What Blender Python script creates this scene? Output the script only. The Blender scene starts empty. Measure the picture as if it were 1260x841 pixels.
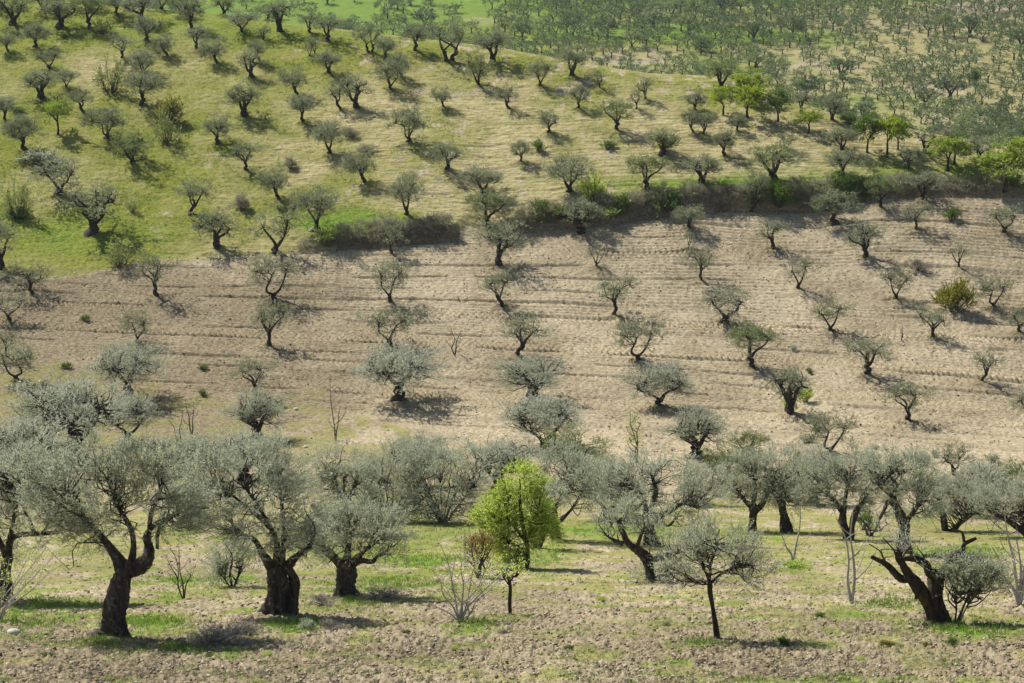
import bpy, math
import numpy as np

C = bpy.context.scene
COL = C.collection
R = np.random.RandomState

# ------------------------------------------------------------------ camera model
F = 2450.0                      # focal length in photograph pixels (1260 wide)
TH = math.radians(12.0)
CT, ST = math.cos(TH), math.sin(TH)
SUN_AZ, SUN_EL = math.radians(-48), math.radians(50)     # azimuth from +Y toward +X

def project(X, Y, Z):
    d = Y*CT - Z*ST
    return 630 + F*X/d, 420.5 - F*(Y*ST + Z*CT)/d, d

# ------------------------------------------------------------------ noise
def _hash(ix, iy, s):
    h = (ix.astype(np.int64)*374761393 + iy.astype(np.int64)*668265263 + s*1274126177) & 0x7fffffff
    h = ((h ^ (h >> 13))*1274126177) & 0x7fffffff
    h = (h ^ (h >> 16)) & 0xffff
    return h/65535.0

def vnoise(x, y, s=0):
    x = np.asarray(x, float); y = np.asarray(y, float)
    ix = np.floor(x); iy = np.floor(y)
    fx = x-ix; fy = y-iy
    fx = fx*fx*(3-2*fx); fy = fy*fy*(3-2*fy)
    a = _hash(ix, iy, s); b = _hash(ix+1, iy, s); c = _hash(ix, iy+1, s); d = _hash(ix+1, iy+1, s)
    return (a+(b-a)*fx)*(1-fy) + (c+(d-c)*fx)*fy

def fbm(x, y, s=0, o=4):
    v = 0; a = 1; t = 0
    for k in range(o):
        v = v + a*vnoise(x*2**k + 17.3*k, y*2**k + 5.1*k, s+k); t += a; a *= .5
    return v/t

def sstep(a, b, x):
    t = np.clip((x-a)/(b-a), 0, 1)
    return t*t*(3-2*t)

# ------------------------------------------------------------------ terrain
def row_slope(py):
    v = (420.5-np.asarray(py, float))/F
    return (-ST+v*CT)/(CT+v*ST)

_near = [(880,47),(841,52),(785,61),(730,76),(690,92),(650,110),(610,132),(575,152),(540,166),(500,178),
         (400,199),(300,218),(250,227),(150,247),(50,272),(0,288)]
_yn = [0., 20.]; _zn = [-1.7, -10.5]
for p, Y in _near:
    _yn.append(Y); _zn.append(Y*float(row_slope(p)))
_yn.append(310.); _zn.append(-4.)
_YS = np.arange(0, 311, .5)
_ZS = np.interp(_YS, _yn, _zn)
_k = np.exp(-.5*(np.arange(-20, 21)/7.)**2); _k /= _k.sum()
_ZS = np.convolve(np.pad(_ZS, 20, mode='edge'), _k, 'valid')
def base(Y): return np.interp(Y, _YS, _ZS)
_far = [(160,600),(130,650),(100,690),(70,735),(40,775),(0,840),(-50,930),(-100,1040)]
_yf = [0., 440.]+[a[1] for a in _far]+[1400., 2200., 3200.]
_zf = [-60., -60.]+[a[1]*float(row_slope(a[0])) for a in _far]+[30., 90., 120.]
_YF = np.arange(0, 3200, 4.)
_ZF = np.interp(_YF, _yf, _zf)
_ZF = np.convolve(np.pad(_ZF, 20, mode='edge'), _k, 'valid')
def farz(Y): return np.interp(Y, _YF, _ZF)

# row -> Y on the near hill
_PYS = 420.5 - F*(_YS[80:]*ST+_ZS[80:]*CT)/(_YS[80:]*CT-_ZS[80:]*ST)
def near_Y(py): return np.interp(-np.asarray(py, float), -_PYS, _YS[80:])
def near_XY(px, py):
    Y = near_Y(py); d = Y*CT - base(Y)*ST
    return (np.asarray(px, float)-630)/F*d, Y

_ridge = [(-200,-1),(0,6),(250,26),(350,38),(500,56),(620,72),(700,86),(800,103),(890,108),(960,136),(1060,170),(1130,180),(1200,192),(1260,203),(1500,235)]
_rx, _ry = near_XY([a[0] for a in _ridge], [a[1] for a in _ridge])
_bank = [(100,330),(330,318),(380,312),(470,305),(555,297),(600,293),(640,288),(700,281),(750,276),(860,264),(930,263),(1000,263),(1040,254),(1080,246),(1150,242),(1260,244),(1500,250)]
_bx, _by = near_XY([a[0] for a in _bank], [a[1] for a in _bank])
_bh = [.3,.5,.8,1.2,1.2,.9,1.1,1.3,1.4,1.5,1.6,1.6,1.4,1.1,.8,.7,.6]
_bw = [9,9,4,1.3,1.3,9,2.0,1.3,1.3,1.3,1.3,1.3,1.3,1.3,1.3,1.3,1.3]

def height(X, Y):
    X = np.asarray(X, float); Y = np.asarray(Y, float)
    yr = np.interp(X, _rx, _ry)
    ov = np.maximum(0, Y-yr)
    z = base(np.minimum(Y, yr))
    drop = np.where(ov < 15, .018*ov**2, .018*225+.54*(ov-15))
    z = z + .22*np.minimum(ov, 15) - drop
    z = z + .35*(fbm(X/22., Y/22., 3, 2)-.5) + .14*(fbm(X/5., Y/5., 9, 2)-.5)
    yb = np.interp(X, _bx, _by) + .7*(vnoise(X/2.2, Y*0, 5)-.5)
    s = np.interp(X, _bx, _bh)
    z = z + s*sstep(0, 1, (Y-yb)/np.interp(X, _bx, _bw))*(1-sstep(8, 48, Y-yb))
    fz = farz(Y) + 3.0*(fbm(X/110., Y/110., 21, 2)-.5)*sstep(430, 520, Y)
    return np.maximum(z, fz)

def ray_ground(px, py, ymax=1100., ymin=44.):
    dy = CT + (420.5-py)/F*ST
    Y = np.arange(ymin, ymax, .2)
    t = Y/dy
    X = t*(px-630)/F
    Z = t*(-ST + (420.5-py)/F*CT)
    g = Z - height(X, Y)
    w = np.where(g <= 0)[0]
    i = w[0] if len(w) else int(np.argmin(g[Y < ymax]))
    return float(X[i]), float(Y[i]), float(height(X[i], Y[i]))

# ------------------------------------------------------------------ mesh collector (quads only)
class MB:
    def __init__(s): s.v = []; s.f = []; s.n = 0
    def add(s, v, f):
        s.v.append(np.asarray(v, np.float32).reshape(-1, 3)); s.f.append(np.asarray(f, np.int64).reshape(-1, 4)+s.n)
        s.n += len(s.v[-1])
    def arr(s): return np.concatenate(s.v), np.concatenate(s.f)
    def mesh(s, name, mat, smooth=False):
        v, f = s.arr()
        me = bpy.data.meshes.new(name)
        me.vertices.add(len(v)); me.vertices.foreach_set('co', v.ravel().astype(np.float32))
        me.loops.add(len(f)*4); me.loops.foreach_set('vertex_index', f.ravel().astype(np.int32))
        me.polygons.add(len(f))
        me.polygons.foreach_set('loop_start', np.arange(0, len(f)*4, 4, dtype=np.int32))
        me.polygons.foreach_set('loop_total', np.full(len(f), 4, np.int32))
        if smooth: me.polygons.foreach_set('use_smooth', np.ones(len(f), bool))
        me.update(calc_edges=True)
        me.materials.append(mat)
        return me

def catmull(P, n):
    P = np.asarray(P, float)
    if len(P) < 3:
        t = np.linspace(0, 1, n)[:, None]; return P[0]*(1-t)+P[-1]*t
    Q = np.vstack([2*P[0]-P[1], P, 2*P[-1]-P[-2]])
    m = len(P)-1; out = []
    for t in np.linspace(0, m-1e-6, n):
        i = int(t); u = t-i
        a, b, c, d = Q[i], Q[i+1], Q[i+2], Q[i+3]
        out.append(.5*((2*b)+(c-a)*u+(2*a-5*b+4*c-d)*u*u+(3*b-a-3*c+d)*u**3))
    return np.array(out)

def tube(mb, P, rad, sides=6, n=None, rng=None, gnarl=0., flute=0):
    P = np.asarray(P, float); rad = np.asarray(rad, float)
    n = n or max(3, len(P))
    A = catmull(np.hstack([P, rad[:, None]]), n)
    P = A[:, :3]; r = np.maximum(A[:, 3], .002)
    T = np.gradient(P, axis=0); T /= np.linalg.norm(T, axis=1)[:, None]+1e-9
    up = np.array([.13, 1., .07]) if abs(T[0][1]) < .8 else np.array([1., .1, 0])
    ang = np.linspace(0, 2*np.pi, sides, endpoint=False)
    a = np.cross(T, up); a /= np.linalg.norm(a, axis=1)[:, None]+1e-9
    b = np.cross(T, a)
    k = np.ones((n, sides))
    if rng is not None and gnarl > 0:
        ph = rng.rand(4)*6.28
        s = np.linspace(0, 1, n)[:, None]
        if flute:
            k += gnarl*.55*np.sin(flute*ang[None]+ph[0]+3.*s) + gnarl*.35*np.sin((flute*2+1)*ang[None]+ph[1]-5.*s)
        k += gnarl*(rng.rand(n, sides)-.5)*.7 + gnarl*.5*np.sin(11*s+ph[2]+2*ang[None])
    V = P[:, None] + (r[:, None]*k)[..., None]*(np.cos(ang)[None, :, None]*a[:, None]+np.sin(ang)[None, :, None]*b[:, None])
    i = np.arange(n-1)[:, None]*sides; j = np.arange(sides)[None]; j2 = (j+1) % sides
    f = np.stack([i+j, i+j2, i+sides+j2, i+sides+j], -1).reshape(-1, 4)
    mb.add(V.reshape(-1, 3), f)

def norm(v): return v/(np.linalg.norm(v, axis=-1, keepdims=True)+1e-9)

def leaves(mb, org, dirs, L, W, rng, wscale=.5):
    """diamond leaf blades"""
    n = len(org)
    d = norm(dirs); r = norm(np.cross(d, rng.normal(size=(n, 3))))
    L = np.asarray(L).reshape(-1, 1); W = np.asarray(W).reshape(-1, 1)
    v = np.stack([org, org+d*L*.45+r*W*.5, org+d*L, org+d*L*.45-r*W*.5], 1)
    mb.add(v.reshape(-1, 3), np.arange(n*4).reshape(-1, 4))

def sprigs(tw, lf, clumps, crad, out_c, ns, m, slen, leafL, leafW, rng, up=.55, stemw=.012, droop=.18):
    """leafy shoots scattered round every clump centre"""
    K = len(clumps)
    c = np.repeat(clumps, ns, 0); cr = np.repeat(crad, ns)
    o = c + rng.normal(size=(K*ns, 3))*cr[:, None]*np.array([.55, .55, .42])
    d = norm(norm(o-out_c)*.8 + rng.normal(size=o.shape)*.45 + np.array([0, 0, up]))
    L = slen*(.55+.9*rng.rand(K*ns))
    e = o + d*L[:, None]; e[:, 2] -= droop*L
    if tw is not None:
        side = norm(np.cross(d, rng.normal(size=d.shape)))*stemw*.5
        s0 = o + (c-o)*.55
        v = np.stack([s0-side, s0+side, e+side*.4, e-side*.4], 1)
        tw.add(v.reshape(-1, 3), np.arange(len(o)*4).reshape(-1, 4))
    t = np.tile(np.linspace(.12, 1, m), len(o))[:, None]
    O = np.repeat(o, m, 0)+np.repeat(e-o, m, 0)*t
    D = np.repeat(d, m, 0)*.9+rng.normal(size=O.shape)*.55
    n = len(O)
    leaves(lf, O, D, leafL*(.65+.7*rng.rand(n)), leafW*(.7+.6*rng.rand(n)), rng)

# ------------------------------------------------------------------ materials
def mat_new(name):
    m = bpy.data.materials.new(name); m.use_nodes = True
    nt = m.node_tree; nt.nodes.clear()
    out = nt.nodes.new('ShaderNodeOutputMaterial')
    return m, nt, out
def N(nt, t, **k):
    n = nt.nodes.new(t)
    for a, b in k.items():
        if a in n.inputs: n.inputs[a].default_value = b
        else: setattr(n, a, b)
    return n
def ramp(nt, stops):
    n = nt.nodes.new('ShaderNodeValToRGB'); e = n.color_ramp.elements
    while len(e) < len(stops): e.new(.5)
    for i, (p, c) in enumerate(stops):
        e[i].position = p; e[i].color = (*c, 1)
    return n

def leaf_mat(name, stops, trans=.35, tcol=(.2, .26, .08), rough=.55):
    m, nt, out = mat_new(name); lk = nt.links.new
    g = N(nt, 'ShaderNodeNewGeometry'); oi = N(nt, 'ShaderNodeObjectInfo')
    tc = N(nt, 'ShaderNodeTexCoord'); nz = N(nt, 'ShaderNodeTexNoise', Scale=1.3, Detail=2.); lk(tc.outputs['Object'], nz.inputs['Vector'])
    ma = N(nt, 'ShaderNodeMath', operation='MULTIPLY_ADD'); lk(nz.outputs[0], ma.inputs[0]); ma.inputs[1].default_value = 1.6; ma.inputs[2].default_value = -.8
    ad = N(nt, 'ShaderNodeMath', operation='ADD', use_clamp=True); lk(ma.outputs[0], ad.inputs[0]); lk(g.outputs['Random Per Island'], ad.inputs[1])
    r = ramp(nt, stops); lk(ad.outputs[0], r.inputs[0])
    hs = N(nt, 'ShaderNodeHueSaturation'); lk(r.outputs[0], hs.inputs['Color'])
    mr = N(nt, 'ShaderNodeMapRange'); lk(oi.outputs['Random'], mr.inputs[0])
    mr.inputs[3].default_value = .82; mr.inputs[4].default_value = 1.18
    lk(mr.outputs[0], hs.inputs['Value'])
    mr2 = N(nt, 'ShaderNodeMapRange'); lk(oi.outputs['Random'], mr2.inputs[0])
    mr2.inputs[3].default_value = 1.35; mr2.inputs[4].default_value = .75
    lk(mr2.outputs[0], hs.inputs['Saturation'])
    p = N(nt, 'ShaderNodeBsdfPrincipled', Roughness=rough); lk(hs.outputs[0], p.inputs['Base Color'])
    p.inputs['Specular IOR Level'].default_value = .35
    t = N(nt, 'ShaderNodeBsdfTranslucent')
    mx = N(nt, 'ShaderNodeMix', data_type='RGBA', blend_type='MULTIPLY'); mx.inputs[0].default_value = 0
    t.inputs[0].default_value = (*tcol, 1)
    ms = N(nt, 'ShaderNodeMixShader'); ms.inputs[0].default_value = trans
    lk(p.outputs[0], ms.inputs[1]); lk(t.outputs[0], ms.inputs[2]); lk(ms.outputs[0], out.inputs[0])
    nt.nodes.remove(mx)
    return m

def bark_mat(name, a, b, scale=6., bump=.6, moss=None):
    m, nt, out = mat_new(name); lk = nt.links.new
    tc = N(nt, 'ShaderNodeTexCoord'); mp = N(nt, 'ShaderNodeMapping'); mp.inputs['Scale'].default_value = (1, 1, .3)
    lk(tc.outputs['Object'], mp.inputs[0])
    n1 = N(nt, 'ShaderNodeTexNoise', Scale=scale, Detail=7., Roughness=.7); lk(mp.outputs[0], n1.inputs['Vector'])
    r = ramp(nt, [(.3, a), (.72, b)]); lk(n1.outputs[0], r.inputs[0])
    p = N(nt, 'ShaderNodeBsdfPrincipled', Roughness=.9); p.inputs['Specular IOR Level'].default_value = .2
    col = r.outputs[0]
    if moss:
        n2 = N(nt, 'ShaderNodeTexNoise', Scale=5.5 if moss[0] > .2 else 3.1, Detail=6.); lk(tc.outputs['Object'], n2.inputs['Vector'])
        r2 = ramp(nt, [(.56, (0, 0, 0)), (.72, (.8, .8, .8))]); lk(n2.outputs[0], r2.inputs[0])
        mx = N(nt, 'ShaderNodeMix', data_type='RGBA'); lk(r2.outputs[0], mx.inputs[0]); lk(col, mx.inputs[6]); mx.inputs[7].default_value = (*moss, 1)
        col = mx.outputs[2]
    lk(col, p.inputs['Base Color'])
    b_ = N(nt, 'ShaderNodeBump', Strength=bump, Distance=.06); lk(n1.outputs[0], b_.inputs['Height']); lk(b_.outputs[0], p.inputs['Normal'])
    lk(p.outputs[0], out.inputs[0])
    return m

M = {}
M['olive'] = leaf_mat('olive_leaf', [(0, (.14, .16, .09)), (.35, (.28, .305, .205)), (.7, (.47, .50, .40)), (1, (.72, .75, .68))], .43, (.54, .58, .40), .38)
M['olive_mid'] = leaf_mat('olive_leaf_mid', [(0, (.085, .105, .05)), (.35, (.165, .19, .105)), (.7, (.30, .33, .215)), (1, (.52, .55, .44))], .34, (.34, .39, .19), .42)
M['olive_green'] = leaf_mat('olive_leaf_green', [(0, (.09, .125, .045)), (.5, (.18, .225, .09)), (1, (.38, .42, .24))], .34, (.30, .38, .12), .45)
M['olive_far'] = leaf_mat('olive_leaf_far', [(0, (.045, .07, .028)), (.6, (.11, .15, .068)), (1, (.23, .28, .15))], .3, (.18, .25, .08), .6)
M['lime'] = leaf_mat('spring_leaf', [(0, (.15, .22, .045)), (.5, (.34, .44, .11)), (1, (.60, .68, .28))], .5, (.66, .78, .16), .45)
M['lime_tree'] = leaf_mat('ridge_tree_leaf', [(0, (.10, .145, .014)), (.5, (.20, .27, .026)), (1, (.34, .41, .06))], .45, (.42, .54, .05), .5)
M['green'] = leaf_mat('green_leaf', [(0, (.04, .075, .015)), (.5, (.08, .14, .025)), (1, (.15, .22, .05))], .35, (.18, .3, .03), .5)
M['yellow'] = leaf_mat('yellow_bush_leaf', [(0, (.10, .11, .02)), (.5, (.2, .21, .03)), (1, (.32, .31, .06))], .35, (.32, .32, .04), .6)
M['pale'] = leaf_mat('pale_leaf', [(0, (.14, .16, .06)), (.5, (.28, .31, .12)), (1, (.42, .44, .26))], .35, (.35, .4, .12), .6)
M['bramble'] = leaf_mat('bramble_leaf', [(0, (.11, .10, .07)), (.5, (.28, .26, .19)), (.85, (.50, .47, .39)), (1, (.20, .23, .11))], .4, (.40, .39, .26), .8)
M['rust'] = leaf_mat('rust_leaf', [(0, (.12, .075, .03)), (.5, (.24, .17, .06)), (1, (.34, .30, .09))], .3, (.35, .22, .05), .7)
M['bark'] = bark_mat('olive_bark', (.012, .010, .008), (.075, .062, .050), 7.)
M['bark_old'] = bark_mat('old_olive_bark', (.008, .006, .005), (.12, .10, .082), 11., 1., (.24, .225, .19))
M['bark_moss'] = bark_mat('mossy_olive_bark', (.014, .011, .008), (.10, .08, .062), 9., 1., (.17, .105, .02))
M['twig'] = bark_mat('twig_bark', (.05, .045, .038), (.13, .115, .10), 5., .2)
M['grey_bark'] = bark_mat('pale_grey_bark', (.24, .22, .205), (.56, .53, .50), 12., .3)
M['dry'] = leaf_mat('dry_weed', [(0, (.14, .12, .095)), (.5, (.27, .24, .20)), (1, (.42, .39, .33))], .2, (.3, .27, .2), .9)
M['blade'] = leaf_mat('grass_blade', [(0, (.05, .09, .012)), (.5, (.12, .19, .03)), (.85, (.18, .26, .05)), (1, (.32, .30, .14))], .35, (.2, .34, .04), .6)

def rock_mat(name, a, b):
    m, nt, out = mat_new(name); lk = nt.links.new
    g = N(nt, 'ShaderNodeNewGeometry'); r = ramp(nt, [(0, a), (1, b)]); lk(g.outputs['Random Per Island'], r.inputs[0])
    p = N(nt, 'ShaderNodeBsdfPrincipled', Roughness=.95); p.inputs['Specular IOR Level'].default_value = .1
    lk(r.outputs[0], p.inputs['Base Color']); lk(p.outputs[0], out.inputs[0]); return m
M['clod'] = rock_mat('soil_clod', (.12, .09, .062), (.42, .355, .26))
M['stone'] = rock_mat('pale_stone', (.36, .34, .30), (.60, .57, .52))

# ------------------------------------------------------------------ ground masks painted as ground cover
def ell(px, py, cx, cy, rx, ry): return np.exp(-(((px-cx)/rx)**2+((py-cy)/ry)**2))
def cover(X, Y, Z):
    """soil (bare ploughed earth), lush (green of the grass), brown (redness), per point"""
    px, py, d = project(X, Y, Z)
    w = fbm(X/3., Y/3., 31, 4)-.5; w2 = fbm(X/9., Y/12., 37, 3)-.5
    qx = px+40*w2; qy = py+26*w+16*w2
    yr = np.interp(X, _rx, _ry); yb = np.interp(X, _bx, _by)
    nearm = Y < yr+25
    top = np.interp(px, [0, 60, 130, 200, 330, 385], [340, 346, 336, 322, 312, 306])
    above = np.where(px < 385, sstep(-13, 13, top-qy+22*w), sstep(-.1, .5, Y-yb+.8*w))
    gap = sstep(552, 572, px)*(1-sstep(632, 650, px))
    above = above*(1-gap)+gap*sstep(-16, 16, 284-qy)
    bot = np.interp(px, [0, 150, 300, 400, 500, 650, 900, 1260], [420, 462, 492, 480, 515, 575, 600, 640])
    below = sstep(-22, 30, qy-bot)
    soil = (1-above)*(1-below)
    # strip below the field
    mixn = fbm(X/1.2, Y/1.6, 41, 4)
    s2 = .47+1.7*(mixn-.5)-.2*sstep(600, 640, py)*(1-sstep(665, 700, py)) + .22*sstep(700, 810, py)
    s2 = s2 + .35*ell(px, py, 240, 690, 70, 20)
    s2 = s2 - .25*ell(qx, qy, 60, 500, 140, 45) - .3*ell(qx, qy, 470, 665, 60, 25)
    soil = soil + (1-above)*below*np.clip(s2, 0, 1)
    soil = soil + above*np.clip(.14+1.2*(mixn-.58)+.26*sstep(330, 620, px)*(1-.6*ell(px, py, 700, 150, 260, 26))+.5*w2, 0, .8)
    lush = .30 + 0*px
    L = .52*(1-sstep(100, 640, qx)) + .10 + .12*(1-sstep(100, 200, qy))
    L = L + .9*ell(qx, qy, 440, 272, 70, 14) + .5*ell(qx, qy, 860, 228, 130, 10) + .55*ell(qx, qy, 1150, 212, 190, 20)
    L = L - .25*ell(qx, qy, 60, 60, 90, 25)*0 + .25*ell(qx, qy, 300, 40, 200, 18) + 1.7*w2 + .9*w
    L = L + .35*ell(qx, qy, 120, 290, 110, 30)
    lush = np.where(above > .5, L, (.40+.9*w) + .35*ell(px, py, 470, 690, 120, 30) + .3*ell(px, py, 190, 765, 80, 14))
    FL = .75 + .9*w2 + .5*ell(px, py, 430, 25, 230, 40) + .4*ell(px, py, 860, 45, 120, 12)
    soilf = .0*px
    for (cx, cy, rx, ry, a) in [(780, 74, 75, 9, .8), (1150, 112, 75, 12, .8), (1215, 8, 70, 12, 1.), (1180, 150, 80, 14, .6), (985, 82, 70, 10, .55),
                                (720, 30, 60, 8, .5), (1100, 75, 120, 16, .35), (585, 26, 50, 6, .5), (1120, 30, 180, 14, .5)]:
        soilf = soilf+a*ell(qx, qy, cx, cy, rx, ry)
        FL = FL - .9*a*ell(qx, qy, cx, cy, rx*1.3, ry*1.5)
    FL = FL - .45*sstep(850, 1100, px)
    lush = lush + .5*np.exp(-((Y-yr)/7.)**2)*(px < 950)
    lush = np.where(nearm, lush, FL)
    soil = np.where(nearm, soil, np.clip(soilf, 0, 1))
    brown = .35+.9*w + 1.1*w2 + .35*(1-sstep(0, 420, px))*sstep(330, 360, py)*(1-sstep(520, 600, py)) + .32*sstep(690, 810, py)
    brown = np.where(above > .5, .12+1.1*w, brown)
    brown = brown + .75*ell(px, py, 90, 500, 330, 60)*(py > 400) + .45*(py > 330)*(py < 600)*(1-sstep(150, 560, px))
    brown = np.where(nearm, brown, .42+.5*w-.9*ell(px, py, 400, 20, 260, 45)-.6*ell(px, py, 880, 42, 150, 9)-.5*ell(px, py, 800, 5, 500, 9))
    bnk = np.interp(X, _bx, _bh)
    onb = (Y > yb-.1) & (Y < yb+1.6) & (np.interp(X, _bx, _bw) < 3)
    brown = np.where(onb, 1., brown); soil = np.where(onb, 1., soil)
    lush = np.where(nearm, lush, np.maximum(lush, .2))
    return np.clip(soil, 0, 1), np.clip(lush, 0, 1), np.clip(brown, 0, 1)
def vivid(X, Y, Z):
    px, py, d = project(X, Y, Z)
    w = fbm(X/2.5, Y/3.5, 131, 4)-.5; w2 = fbm(X/25., Y/30., 137, 3)-.5
    yr = np.interp(X, _rx, _ry); yb = np.interp(X, _bx, _by)
    nm = Y < yr+25
    v = 1.3*ell(px, py, 440, 274, 75, 14)*(Y > yb) + 1.0*ell(px, py, 900, 228, 160, 9)*(Y > yb) + .9*ell(px, py, 1160, 215, 190, 18) + .5*ell(px, py, 90, 290, 120, 28)
    v = v + .45*ell(px, py, 300, 34, 250, 16)
    for (cx, cy, rx, ry) in TUFTS: v = v + .7*ell(px, py, cx, cy, rx*1.2, ry*1.3)
    v = v + .45*sstep(.55, .68, fbm(X/1.2, Y/1.8, 139, 4))*sstep(620, 660, py)
    far = .22*(1-sstep(900, 1150, px)) + 1.35*ell(px, py, 420, 12, 290, 42) + .9*ell(px, py, 900, 45, 170, 8) + .8*ell(px, py, 820, 2, 420, 7) + .5*ell(px, py, 1020, 55, 60, 8) + .5*ell(px, py, 1150, 165, 120, 14) + 1.6*w2
    return np.clip(np.where(nm, v*(.8+2.4*w), far+1.2*w), 0, 1)
TUFTS = [(130,792,40,9),(190,768,60,7),(225,800,60,8),(975,697,24,6),(1160,775,50,8),(590,768,36,8),(440,742,40,8),(480,720,90,10),(670,685,30,10),(60,745,50,8),(370,770,30,8),(1210,780,40,8),
         (930,655,50,6),(520,690,80,10),(345,770,30,6),(865,792,30,6),(1100,745,70,8),(20,770,40,10),(760,652,70,7),(240,715,60,8),(1180,680,60,8),(540,655,40,10)]

exec_trees = []      # filled further down, used for the mounds under the trees
# ------------------------------------------------------------------ tree lists (base px, base py, height, crown width, trunk type)
T_ = """
15 32 38 54 K g|52 16 26 38 K g|112 12 24 36 S g|198 14 26 30 K g|222 20 26 32 S g|275 20 24 30 K g|330 24 22 30 S g|0 12 26 36 K g|74 35 37 42 K|110 37 42 40 L g|145 20 25 30 S|180 52 33 30 S|175 28 35 42 K|243 62 31 28 S|235 38 40 34 S|298 42 28 40 V|43 60 30 36 S|12 66 28 26 L|60 86 27 40 V|50 122 36 42 K|82 110 24 27 V|8 152 32 28 S|30 187 44 45 S|105 141 34 34 L|132 173 40 50 V|162 201 41 48 V g|152 75 33 38 S|176 92 32 33 V|174 131 41 42 S|207 70 26 28 L|269 80 33 33 L|310 97 36 34 K|300 144 41 42 K|268 178 36 36 S|304 212 40 42 S|
345 40 41 38 K|325 52 20 18 S|321 78 28 22 L|382 43 28 27 S|405 53 34 36 S|381 73 25 16 L p|388 70 24 20 P|404 92 30 30 K|368 119 36 36 L|373 152 35 30 S|420 137 42 30 L|439 135 43 42 K|480 113 40 34 V|496 98 33 26 L|456 67 37 38 T|473 76 28 26 S|511 64 34 34 S|552 77 48 52 T|607 80 44 42 K|588 107 42 32 V g|548 135 28 24 L|503 177 43 46 V|405 191 41 38 V|550 211 37 36 S|628 137 34 30 L|451 226 40 40 L|
703 95 37 34 K|665 108 34 32 V|738 111 26 20 P|711 136 30 28 S|794 125 30 22 S|784 137 27 22 S|759 163 39 42 S g|675 166 30 26 S|642 202 28 26 S|815 194 34 38 K|854 167 32 22 L|862 168 28 24 R|856 139 28 28 S|891 194 36 30 S|908 165 24 22 S|886 112 36 38 K g|795 234 43 52 R g|864 228 38 44 K|700 239 45 52 V|952 223 46 58 K g|
968 186 24 26 V|987 142 30 24 S|1023 150 34 26 K|1136 190 32 32 K|1203 200 32 40 S|1116 212 32 38 S|1036 187 29 38 V|1037 219 33 44 S|
73 241 45 58 V|112 289 62 70 K|2 334 64 54 S|38 364 42 50 S|232 266 45 46 R|268 307 50 58 K|193 367 58 50 S|12 397 38 50 V|168 424 42 42 V|8 442 38 30 S|336 371 58 56 V|341 313 57 60 V p|345 247 41 36 L|389 285 55 56 V|500 267 52 38 V|480 316 39 38 S|481 375 57 48 V|481 428 50 62 V|330 428 57 46 S|594 240 34 48 V|600 282 45 56 S g|613 328 54 60 S|621 380 48 44 L|633 440 55 58 R|
715 288 42 50 K|849 283 28 34 S|848 309 26 14 P|735 331 28 30 P|757 391 55 54 S|862 348 46 40 S|892 398 43 58 V|924 263 48 32 R|784 446 52 54 V|924 454 55 56 S g|
951 308 38 36 S|1027 276 40 54 S|1083 257 38 38 R g|1137 247 35 42 S|1127 284 36 38 S|1235 288 34 36 V|1065 320 47 50 S|983 358 43 34 V p|1103 370 42 44 V|1178 332 34 32 P|1222 380 40 46 V|1149 417 40 42 S|1021 410 43 50 V|1252 412 32 46 S|
158 492 68 80 P|95 566 98 118 V|158 545 60 66 V|240 600 70 92 V|300 592 62 80 K|515 600 62 90 V|612 604 62 78 V|748 640 74 84 V|862 622 52 64 V|1000 622 72 66 K|1205 636 66 70 V|32 600 84 100 K|890 600 50 56 V g|316 488 50 56 S|316 541 62 66 K|491 495 66 94 V|657 495 54 78 T|671 553 64 92 S|812 503 57 76 L|856 563 62 70 S|705 592 66 72 V g|922 576 46 46 S g|1065 463 51 56 S|970 511 57 62 K|1021 560 53 62 V|1206 473 44 38 R|1119 521 54 60 S|1181 593 52 50 L|1266 526 48 50 S|1235 608 44 56 V g|20 470 48 50 V|60 548 60 70 S g
"""
TREES = []
for s in T_.replace('\n', '').split('|'):
    q = s.split()
    if len(q) >= 5: TREES.append((float(q[0]), float(q[1]), float(q[2]), float(q[3]), q[4], q[5] if len(q) > 5 else ''))
# leafy green trees on the strip above the bank: px py h w colour
GREENS = [(920,146,40,32,'lime'),(923,124,40,38,'lime'),(890,142,36,26,'lime'),(957,150,40,34,'green'),(994,164,32,30,'lime'),
          (1067,188,46,34,'green'),(1091,193,48,30,'lime'),(1105,184,38,28,'green'),(1166,211,42,36,'lime'),(1174,203,37,36,'green'),
          (1236,236,60,56,'lime'),(1262,232,62,46,'lime'),(71,166,42,28,'lime')]

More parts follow.
